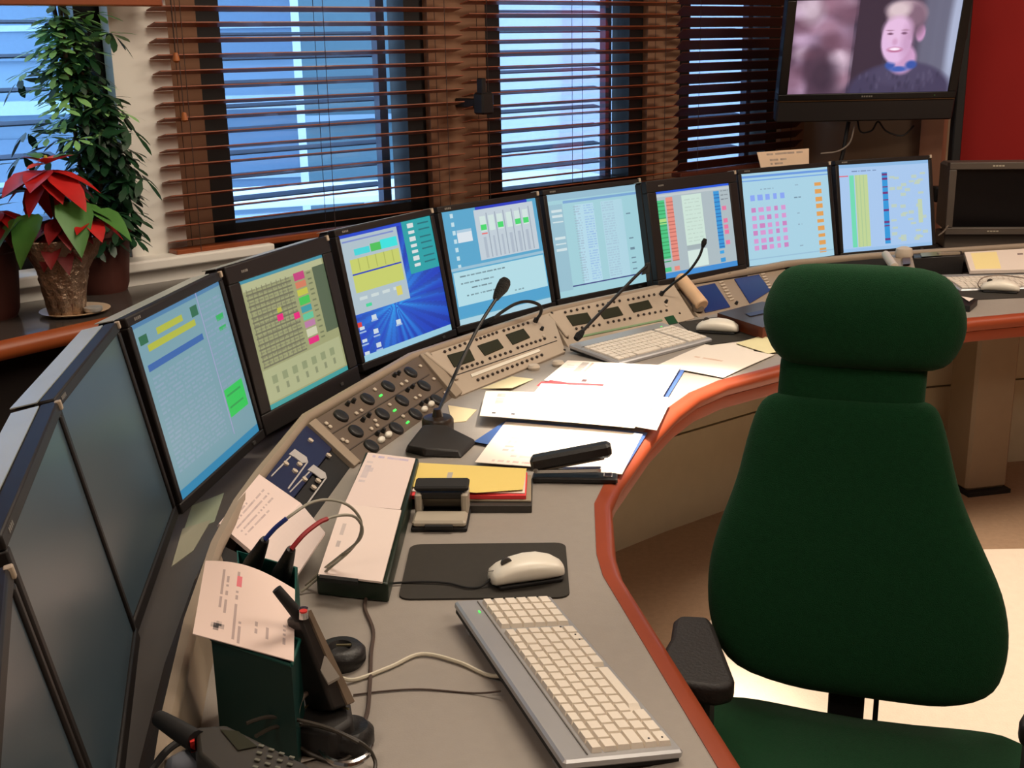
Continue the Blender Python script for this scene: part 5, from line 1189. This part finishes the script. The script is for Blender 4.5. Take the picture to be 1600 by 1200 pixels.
# radio handset in charger
t = thing('radio_handset', 'black portable radio with stub antenna standing in its charger', 'radio', P(505, 1120, DZ))
def R2(px, py, z): return P(px, py, z)
o = MB()
fr_ = [R2(466, 962, .905), R2(484, 955, .905), R2(552, 1098, .79), R2(520, 1112, .79)]
bk_ = [R2(446, 968, .892), R2(462, 955, .892), R2(535, 1106, .772), R2(478, 1112, .772)]
o.hexa([fr_[0], fr_[3], bk_[3], bk_[0]], [fr_[1], fr_[2], bk_[2], bk_[1]]); o.build('body', mat('radio_body', (36, 32, 30), .4), t, world=True, bevel=.004)
o = MB(); sd = Vector((.002, -.001, .0025)); o.hexa([fr_[1] + sd * 0, fr_[2], fr_[2].lerp(fr_[3], .35), fr_[1].lerp(fr_[0], .35)], [p_ + sd for p_ in (fr_[1], fr_[2], fr_[2].lerp(fr_[3], .35), fr_[1].lerp(fr_[0], .35))]); o.build('side_grip', mat('grey_rubber', (120, 104, 88), .4), t, world=True)
o = MB(); aa = [R2(468, 964, .90), R2(452, 944, .92), R2(432, 920, .94)]; o.tube(aa, .006, 10, 4, rs=[.008, .007, .006]); o.build('antenna', blackm, t, world=True, smooth=True)
o = MB(); o.cyl(.006, .012, R2(474, 958, .908)); o.build('volume_knob', chrome, t, world=True, smooth=40)
o = MB(); o.cyl(.0045, .002, R2(474, 955, .915)); o.build('red_cap', mat('red_cap', (200, 40, 34), .5), t, world=True)
lq = [(492, 1036), (509, 1029), (531, 1062), (513, 1072)]; k_ = [R2(x, y, .848 - .0006 * (y - 1030)) + Vector((0, 0, .004)) for x, y in lq]
o = MB(); o.hexa([q_ - Vector((0, 0, .003)) for q_ in k_], k_); o.build('name_label', mat('silver_sticker', (150, 142, 132), .4), t, world=True)
t = thing('charger_base', 'black charging cradle under the portable radio', 'charger', P(505, 1125, DZ))
cqb = [(440, 1085), (548, 1078), (556, 1125), (520, 1148), (438, 1135)]
o = MB(); o.hexa([P(x, y, .78) + Vector((0, 0, DZ + .001 - .78)) for x, y in cqb][::-1], [P(x, y, .78) for x, y in inset(cqb, .08)][::-1]); o.build('body', mat('black_matte_base', (26, 22, 20)), t, world=True, bevel=.006)
o = MB(); o.tube([P(x, y, .783) for x, y in ((455, 1120), (490, 1098), (520, 1100), (545, 1108))], .0015, 6, 5); o.build('edge_line', mat('olive_edge', (96, 88, 60), .5), t, world=True)
# round black puck
c_ = P(533, 1036, DZ); t = thing('headset_cushion', 'round black headset cushion behind the portable radio', 'headset', c_)
MB().lathe([(.030, 0), (.034, .006), (.034, .018), (.027, .026), (.016, .026), (.012, .018), (.001, .018)], n=28).build('cushion', black, t, smooth=50)
MB().box(.02, .003, .002, (.005, 0, .027)).build('mark', mat('olive_edge', (96, 88, 60)), t)
c_ = P(545, 1166, DZ); t = thing('headset', 'black headset ear cup with chrome band at the bottom edge', 'headset', c_)
MB().lathe([(.026, 0), (.031, .006), (.031, .02), (.024, .028), (.012, .024), (.001, .020)], n=28).build('ear_cup', black, t, smooth=50)
o = MB(); o.tube([P(x, y, DZ + .02) for x, y in ((500, 1172), (520, 1190), (548, 1194), (572, 1182), (582, 1165))], .003, 8, 5, rs=[.002, .004, .005, .004, .002]); o.build('headband', chrome, t, world=True, smooth=True)
bc = mat('tangled_cable', (52, 46, 38), .5)
for k, (lb, pts) in enumerate((('dark looped cable from the walkie-talkie to the headset, outermost loop', ((400, 1150, .80), (430, 1136, .79), (480, 1132, .785), (530, 1145, .785), (570, 1165, .77), (586, 1190, DZ + .01), (582, 1215, DZ + .004))),
    ('thin dark cable arching over the charger', ((385, 1130, .80), (420, 1120, .80), (465, 1125, .80), (520, 1140, .795), (560, 1160, .78))),
    ('dark cable curling under the headset ear cup', ((455, 1135, .77), (460, 1160, .76), (490, 1180, DZ + .01), (530, 1190, DZ + .006), (560, 1170, DZ + .006))),
    ('short dark cable hanging off the charger front', ((470, 1128, .79), (462, 1145, .77), (475, 1165, .75), (500, 1172, DZ + .004), (525, 1160, DZ + .004))))):
    cable(lb, [P(*q_) for q_ in pts], .0024, bc)
cable('grey cable with white ferrule beside the charger', [P(x, y, z) for x, y, z in ((487, 1078, .80), (472, 1090, .80), (465, 1110, .80), (463, 1135, .785))], .0030, mat('grey_cable', (130, 116, 104)))
t = thing('paper_scrap', 'white crumpled slip under the tangled cables', 'paper', P(475, 1170, DZ)); pq = [(448, 1155), (492, 1150), (512, 1180), (470, 1192)]
o = MB(); o.hexa([P(x, y, DZ + .001) for x, y in pq][::-1], [P(x, y, DZ + .004) for x, y in pq][::-1]); o.build('slip', paper, t, world=True)
# walkie-talkie
wz = .865
t = thing('walkie_talkie', 'dark walkie-talkie with thick antenna lying at the bottom left', 'radio', P(390, 1190, .80))
a0_ = P(306, 1158, wz); a1_ = P(248, 1122, wz + .002)
o = MB(); o.tube([a0_, a0_.lerp(a1_, .5), a1_], .010, 12, 3, rs=[.0115, .0105, .0085]); o.build('antenna', blackm, t, world=True, smooth=True)
hq_ = [(300, 1132), (352, 1128), (490, 1196), (470, 1290), (400, 1260), (305, 1176)]
o = MB(); o.hexa([P(x, y, wz) + Vector((0, 0, -.03)) for x, y in hq_][::-1], [P(x, y, wz + .006) for x, y in inset(hq_, .06)][::-1]); o.build('body', mat('walkie_body', (52, 48, 42), .45), t, world=True, bevel=.004)
dq = [(345, 1140), (372, 1142), (402, 1166), (372, 1172)]
o = MB(); o.hexa([P(x, y, wz + .006) for x, y in dq][::-1], [P(x, y, wz + .0075) for x, y in dq][::-1]); o.build('display', lcd, t, world=True)
o = MB(); rq = [(294, 1146), (303, 1144), (304, 1158), (297, 1160)]; o.hexa([P(x, y, wz) + Vector((0, 0, -.012)) for x, y in rq][::-1], [P(x, y, wz + .004) for x, y in rq][::-1]); o.build('red_band', mat('red_band', (220, 50, 44), .5), t, world=True)
kb_ = amesh(MB().box(.006, .0035, .0016, (0, 0, .0006), ch=.0005), 'key', mat('grey_keys', (104, 104, 92), .5))
for r_ in range(4):
    for c__ in range(4):
        q_ = P(408 + c__ * 16 + r_ * -3, 1166 + c__ * 6 + r_ * 11, wz + .007); share('key', kb_, t, rm(t).inverted() @ Matrix.Translation(q_) @ Matrix.Rotation(R(-25), 4, 'Z'))
# support for walkie-talkie: a grey cradle
t = thing('grey_cradle', 'grey-blue cradle under the walkie-talkie in the lower left corner', 'cradle', P(300, 1230, DZ))
cq_ = [(250, 1175), (300, 1150), (420, 1215), (400, 1330), (240, 1290)]
o = MB(); o.hexa([P(x, y, .832) + Vector((0, 0, DZ + .001 - .832)) for x, y in cq_][::-1], [P(x, y, .832) for x, y in inset(cq_, .1)][::-1]); o.build('body', mat('blue_grey_cradle', (104, 108, 118), .4), t, world=True, bevel=.008)
o = MB(); o.tube([P(x, y, .836) for x, y in ((232, 1210), (262, 1172), (290, 1160), (318, 1196))], .004, 8, 5); o.build('rim', blackm, t, world=True, smooth=True)
# papers on the shelf behind the rail
sheet('loose_paper', 'pale green paper on the shelf below the first lit monitor', 'paper', [(300, 790), (350, 770), (335, 815), (285, 835)], [SHZ + .001] * 4, page(8, 8, (150, 160, 138)))
sheet('loose_paper', 'second pale paper on the shelf, nearer the dark monitors', 'paper', [(285, 826), (330, 812), (302, 860), (268, 885)], [SHZ + .0015] * 4, page(8, 8, (160, 158, 138)))

# ------------------------------------------------------------------ far right of the desk
t = thing('desk_telephone', 'beige desk telephone just behind the chair head', 'telephone', P(1415, 425, DZ))
q_ = [(1392, 398), (1424, 394), (1430, 418), (1400, 424)]
o = MB(); o.hexa([P(x, y, .822) + Vector((0, 0, DZ + .001 - .822)) for x, y in q_][::-1], [P(x, y, .822) for x, y in q_][::-1]); o.build('body', beige, t, world=True, bevel=.003)
o = MB(); o.tube([P(1384, 398, .83), P(1390, 407, .83), P(1398, 418, .83)], .014, 12, 3); o.build('handset', ivory, t, world=True, smooth=50)
o = MB(); o.lathe([(.026, 0), (.03, .01), (.026, .03), (.012, .036), (.001, .037)], Matrix.Translation(P(1412, 402, .822)), 18); o.build('cap', ivory, t, world=True, smooth=True)
o = MB(); q_ = [(1410, 403), (1422, 402), (1423, 412), (1411, 413)]; o.hexa([P(x, y, .823) for x, y in q_][::-1], [P(x, y, .831) for x, y in q_][::-1]); o.build('display', mat('dark_brown_display', (60, 30, 24), .4), t, world=True)
t = thing('radio_unit', 'black radio unit with greenish display behind the white notepad', 'radio', P(1465, 410, DZ + .001))
q_ = [(1426, 393), (1502, 389), (1506, 399), (1428, 403)]
o = MB(); o.hexa([P(x, y, .815) + Vector((0, 0, DZ + .001 - .815)) for x, y in q_][::-1], [P(x, y, .815) for x, y in q_][::-1]); o.build('body', black, t, world=True, bevel=.003)
q_ = [(1438, 395), (1470, 393), (1472, 399), (1440, 401)]
o = MB(); o.hexa([P(x, y, .815) for x, y in q_][::-1], [P(x, y, .819) for x, y in q_][::-1]); o.build('display', mat('greenish_display', (120, 122, 92), .4), t, world=True)
o = MB(); o.box(.08, .015, .008, (0, 0, 0), Matrix.Translation(P(1482, 396, .82)) @ Matrix.Rotation(R(12), 4, 'Z')); o.build('strip', beige, t, world=True)
o = MB(); o.lathe([(.012, 0), (.014, .006), (.001, .012)], n=14); o = o.build('pink_eraser', mat('pink_rubber', (200, 150, 130), .6), smooth=True); o.location = P(1496, 419, DZ + .001) if False else P(1496, 424, DZ + .001); tag(o, 'small round pink eraser left of the white notepad', 'eraser')
pr = Print(30, 14, (226, 212, 200)); pr.r(.05, .08, .38, .9, (240, 222, 158)); pr.r(.60, .2, .66, .3, (120, 100, 96)); pr.r(.78, .2, .84, .28, (210, 120, 110)); pr.r(.72, .55, .82, .7, (110, 60, 56)); pr.r(0, .97, 1, 1, (150, 130, 150))
sheet('desk_pad', 'white printed desk pad with yellow note, right end of the desk', 'pad', [(1507, 394), (1640, 386), (1650, 420), (1516, 423)], [.815, .815, .775, .775], pr, thick=.012)
keyboard('white keyboard at the right end beyond the chair', [(1660, 424), (1665, 446), (1494, 453), (1470, 428)], .762, .748, detail=False)
rm_ = [P(x, y, DZ) for x, y in ((1478, 452), (1660, 440), (1680, 462), (1500, 470))]
o = MB(); o.hexa([p_ for p_ in rm_][::-1], [p_ + Vector((0, 0, .003)) for p_ in rm_][::-1]); o = o.build('mouse_mat', mat('dark_mouse_mat', (44, 40, 34)), bevel=.001); tag(o, 'dark mat under the rightmost mouse', 'mouse mat')
mouse('white computer mouse at the right edge of the photo', 1562, 456, R(160), z=DZ + .003)
cable('thin grey mouse cable looping over the white keyboard', [P(x, y, z) for x, y, z in ((1533, 451, .752), (1528, 444, .768), (1536, 434, .775), (1560, 430, .775), (1590, 433, .775), (1620, 438, .775))], .002, mat('grey_cable', (130, 116, 104)))
t = thing('pen_stand', 'small dark triangular holder peeking out right of the chair head', 'holder', P(1515, 472, DZ))
q_ = [(1500, 462), (1528, 468), (1516, 478), (1502, 476)]
o = MB(); o.hexa([P(x, y, .76) + Vector((0, 0, DZ + .001 - .76)) for x, y in q_][::-1], [P(x, y, .76) for x, y in q_][::-1]); o.build('body', black, t, world=True, bevel=.002)
o = MB(); o.hexa([P(x, y, .762) for x, y in ((1502, 463), (1522, 466), (1514, 471))][::-1], [P(x, y, .766) for x, y in ((1502, 463), (1522, 466), (1514, 471))][::-1]); o.build('paper_slip', paper, t, world=True)

# ------------------------------------------------------------------ chair
prof = [(0.636, 0.067, -0.047), (0.63, 0.103, -0.043), (0.616, 0.123, -0.041), (0.593, 0.135, -0.039), (0.565, 0.144, -0.039), (0.537, 0.142, -0.037), (0.509, 0.13, -0.037), (0.492, 0.115, -0.035), (0.484, 0.09, -0.04)]
neck = [(0.53, 0.102, -0.046), (0.485, 0.104, -0.048), (0.444, 0.104, -0.049), (.42, .104, -.049)]
backp = [(0.447, 0.09, -0.047), (0.441, 0.112, -0.047), (0.431, 0.126, -0.05), (0.405, 0.136, -0.05), (0.367, 0.146, -0.049), (0.329, 0.154, -0.047), (0.291, 0.166, -0.044), (0.253, 0.182, -0.041), (0.215, 0.197, -0.036), (0.178, 0.209, -0.03), (0.14, 0.214, -0.025), (0.102, 0.214, -0.021), (0.064, 0.206, -0.017), (0.035, 0.192, -0.013), (0.016, 0.165, -0.01), (0.003, 0.114, 0.002), (-.001, .08, .002)]
KS = (CAMZ - .565) / (CAMZ - .60)
B0 = P(1350, 1088, .565); phi = R(18.04); CF = Vector((-math.sin(phi), -math.cos(phi), 0)); CS = Vector((math.cos(phi), -math.sin(phi), 0))
# local chair frame: x to the photo's right, y away from the camera
seatc = B0 + CF * .16; 
ch = thing('office_chair', 'green fabric high-backed office chair with headrest facing the camera', 'chair', (seatc.x, seatc.y, 0), -phi)
inv = rm(ch).inverted(); tl = R(12); UP = Vector((0, 0, math.cos(tl))) - CF * math.sin(tl); BK = CS.cross(UP); BK = BK if BK.dot(CF) < 0 else -BK
def loft(pr_, th_, curve=0, n=32, p_=2.6, front=0):
    vs = []; fs = []
    for (s, hw, cx_), t_ in zip(pr_, th_):
        for i in range(n):
            a = 6.28318 * i / n; c_, s_ = math.cos(a), math.sin(a); x = hw * math.copysign(abs(c_) ** (2 / p_), c_); y = t_ * math.copysign(abs(s_) ** (2 / p_), s_)
            y += curve * (x / .2) ** 2
            vs.append(B0 + (UP * s + CS * (cx_ + x) - BK * (y + front)) * KS)
    m_ = len(pr_)
    for k in range(m_ - 1):
        for i in range(n): j = (i + 1) % n; fs.append([k * n + i, k * n + j, k * n + n + j, k * n + n + i])
    fs.append(list(range(n))[::-1]); fs.append([(m_ - 1) * n + i for i in range(n)])
    o = MB(); o.add(vs, fs); return o
loft(prof, [.012, .028, .038, .044, .047, .045, .038, .028, .015], front=.012, p_=2.3).build('headrest', green, ch, world=True, smooth='all', sub=1)
loft(neck, [.022, .024, .024, .020], p_=3).build('neck_support', green, ch, world=True, smooth='all')
loft(backp, [.008, .022, .030, .034, .036, .036, .037, .038, .038, .038, .038, .037, .035, .031, .025, .016, .006], curve=.012).build('backrest', green, ch, world=True, smooth='all', sub=1)
loft([(0.43, .10, -.047), (.40, .125, -.049), (.25, .165, -.04), (.10, .195, -.02), (.03, .16, -.01)], [.008] * 5, front=-.042).build('back_shell', blackm, ch, world=True, smooth=50)
# seat: superellipse pad
SZ = .52; sc_ = P(1350, 1104, SZ); sfront = .47
n = 48; ctr = inv @ (sc_ + CF * (sfront / 2 - .0)); vs = []; fs = []
rings = [(.80, -.075), (.96, -.065), (1.0, -.035), (.985, -.008), (.93, .004), (.75, .006), (.4, -.004), (.02, -.006)]
for (k, z_) in rings:
    for i in range(n):
        a = 6.28318 * i / n; c_, s_ = math.cos(a), math.sin(a); x = .262 * k * math.copysign(abs(c_) ** (2 / 3.4), c_); y = sfront / 2 * k * math.copysign(abs(s_) ** (2 / 3.4), s_)
        dz = .030 * (abs(x) / .262) ** 3 - .0
        if y > 0: y -= .03 * max(0, 1 - (x / .2) ** 2) * k
        vs.append((ctr.x + x + .0, ctr.y + y, SZ + z_ + dz))
for k in range(len(rings) - 1):
    for i in range(n): j = (i + 1) % n; fs.append([k * n + i, k * n + j, k * n + n + j, k * n + n + i])
fs.append(list(range(n))[::-1]); fs.append([(len(rings) - 1) * n + i for i in range(n)])
o = MB(); o.add(vs, fs); o.build('seat', green, ch, smooth='all')
# back support bar
bb0 = inv @ P(1322, 1085, .575)
MB().box(.055, .02, .16, (bb0.x, bb0.y + .055, .525), ch=.003).build('back_bar', blackm, ch)
MB().box(.008, .01, .16, (bb0.x + .045, bb0.y + .055, .525)).build('adjust_rod', blackm, ch)
MB().box(.24, .26, .05, (ctr.x, ctr.y, SZ - .105), ch=.01).build('mechanism', blackm, ch)
# armrests
AZ = .70
ap = [(1052, 968), (1062, 960), (1106, 962), (1116, 975), (1130, 1012), (1148, 1058), (1146, 1068), (1120, 1074), (1062, 1066), (1040, 1040), (1034, 1018), (1048, 995)]
apl = [inv @ P(x, y, AZ) for x, y in ap]
cxa = sum(q_.x for q_ in apl) / len(apl); cya = sum(q_.y for q_ in apl) / len(apl)
for s in (1, -1):
    if s == 1: pts = [(q_.x, q_.y) for q_ in apl]
    else: pts = [(2 * ctr.x - q_.x + .02, q_.y) for q_ in apl][::-1]
    o = MB(); m_ = [(p_[0], p_[1]) for p_ in pts]
    area2 = sum(m_[i][0] * m_[(i + 1) % len(m_)][1] - m_[(i + 1) % len(m_)][0] * m_[i][1] for i in range(len(m_)))
    if area2 < 0: m_ = m_[::-1]
    o.prism(m_, AZ - .032, AZ); pad = o.build('armrest_pad', mat('armrest_rubber', (26, 20, 19), .6, bump=(200, .15)), ch, bevel=.008, bseg=3)
    xa = cxa if s == 1 else 2 * ctr.x - cxa
    MB().box(.05, .06, .26, (xa, cya, AZ - .16), ch=.006).build('armrest_post', blackm, ch)
    MB().box(abs(ctr.x - xa), .05, .02, ((xa + ctr.x) / 2, cya, SZ - .10), ch=.003).build('armrest_bracket', blackm, ch)
MB().cyl(.03, .22, (ctr.x, ctr.y, .29)).build('gas_column', blackm, ch, smooth=40)
MB().cyl(.045, .07, (ctr.x, ctr.y, .12), r2=.035).build('hub', blackm, ch, smooth=40)
for k in range(5):
    a = R(72 * k + 20); d_ = Vector((math.cos(a), math.sin(a), 0)); e_ = Vector((ctr.x, ctr.y, .11))
    o = MB(); o.tube([e_, e_ + d_ * .15 + Vector((0, 0, -.01)), e_ + d_ * .29 + Vector((0, 0, -.03))], .02, 8, 3, rs=[.024, .02, .015]); lg_ = o.build('base_leg', blackm, ch, smooth=50)
    o = MB(); o.cyl(.028, .04, e_ + d_ * .29 + Vector((0, 0, -.079)), None, 16, axis='X'); o.build('caster', blackm, lg_, smooth=40)

# ------------------------------------------------------------------ groups of like things
GR = {'wooden_blind': 'brown wooden window blinds', 'outside_louver_blind': 'grey louvers outside the windows', 'gooseneck_microphone': 'gooseneck microphones at the console',
      'computer_mouse': 'white computer mice on the desk', 'keyboard': 'keyboards on the desk', 'mouse_mat': 'dark mouse mats on the desk', 'paper_sheet': 'loose white sheets on the desk',
      'intercom_panel': 'light intercom panels in the console', 'panel_divider': 'divider strips in the console', 'rail_fascia': 'fascia strips below the rail', 'paper_pad': 'paper pads on the desk',
      'note_paper': 'yellow note papers by the console', 'loose_paper': 'papers on the monitor shelf', 'cable_plug': 'black plugs in the teal holder', 'round_magnet': 'round white magnets on the desk', 'brochure': 'brochure halves over the blue panel'}
for o in list(C.objects):
    k = o.name.split('.')[0]
    if o.parent is None and k in GR and 'label' in o: o['group'] = GR[k]
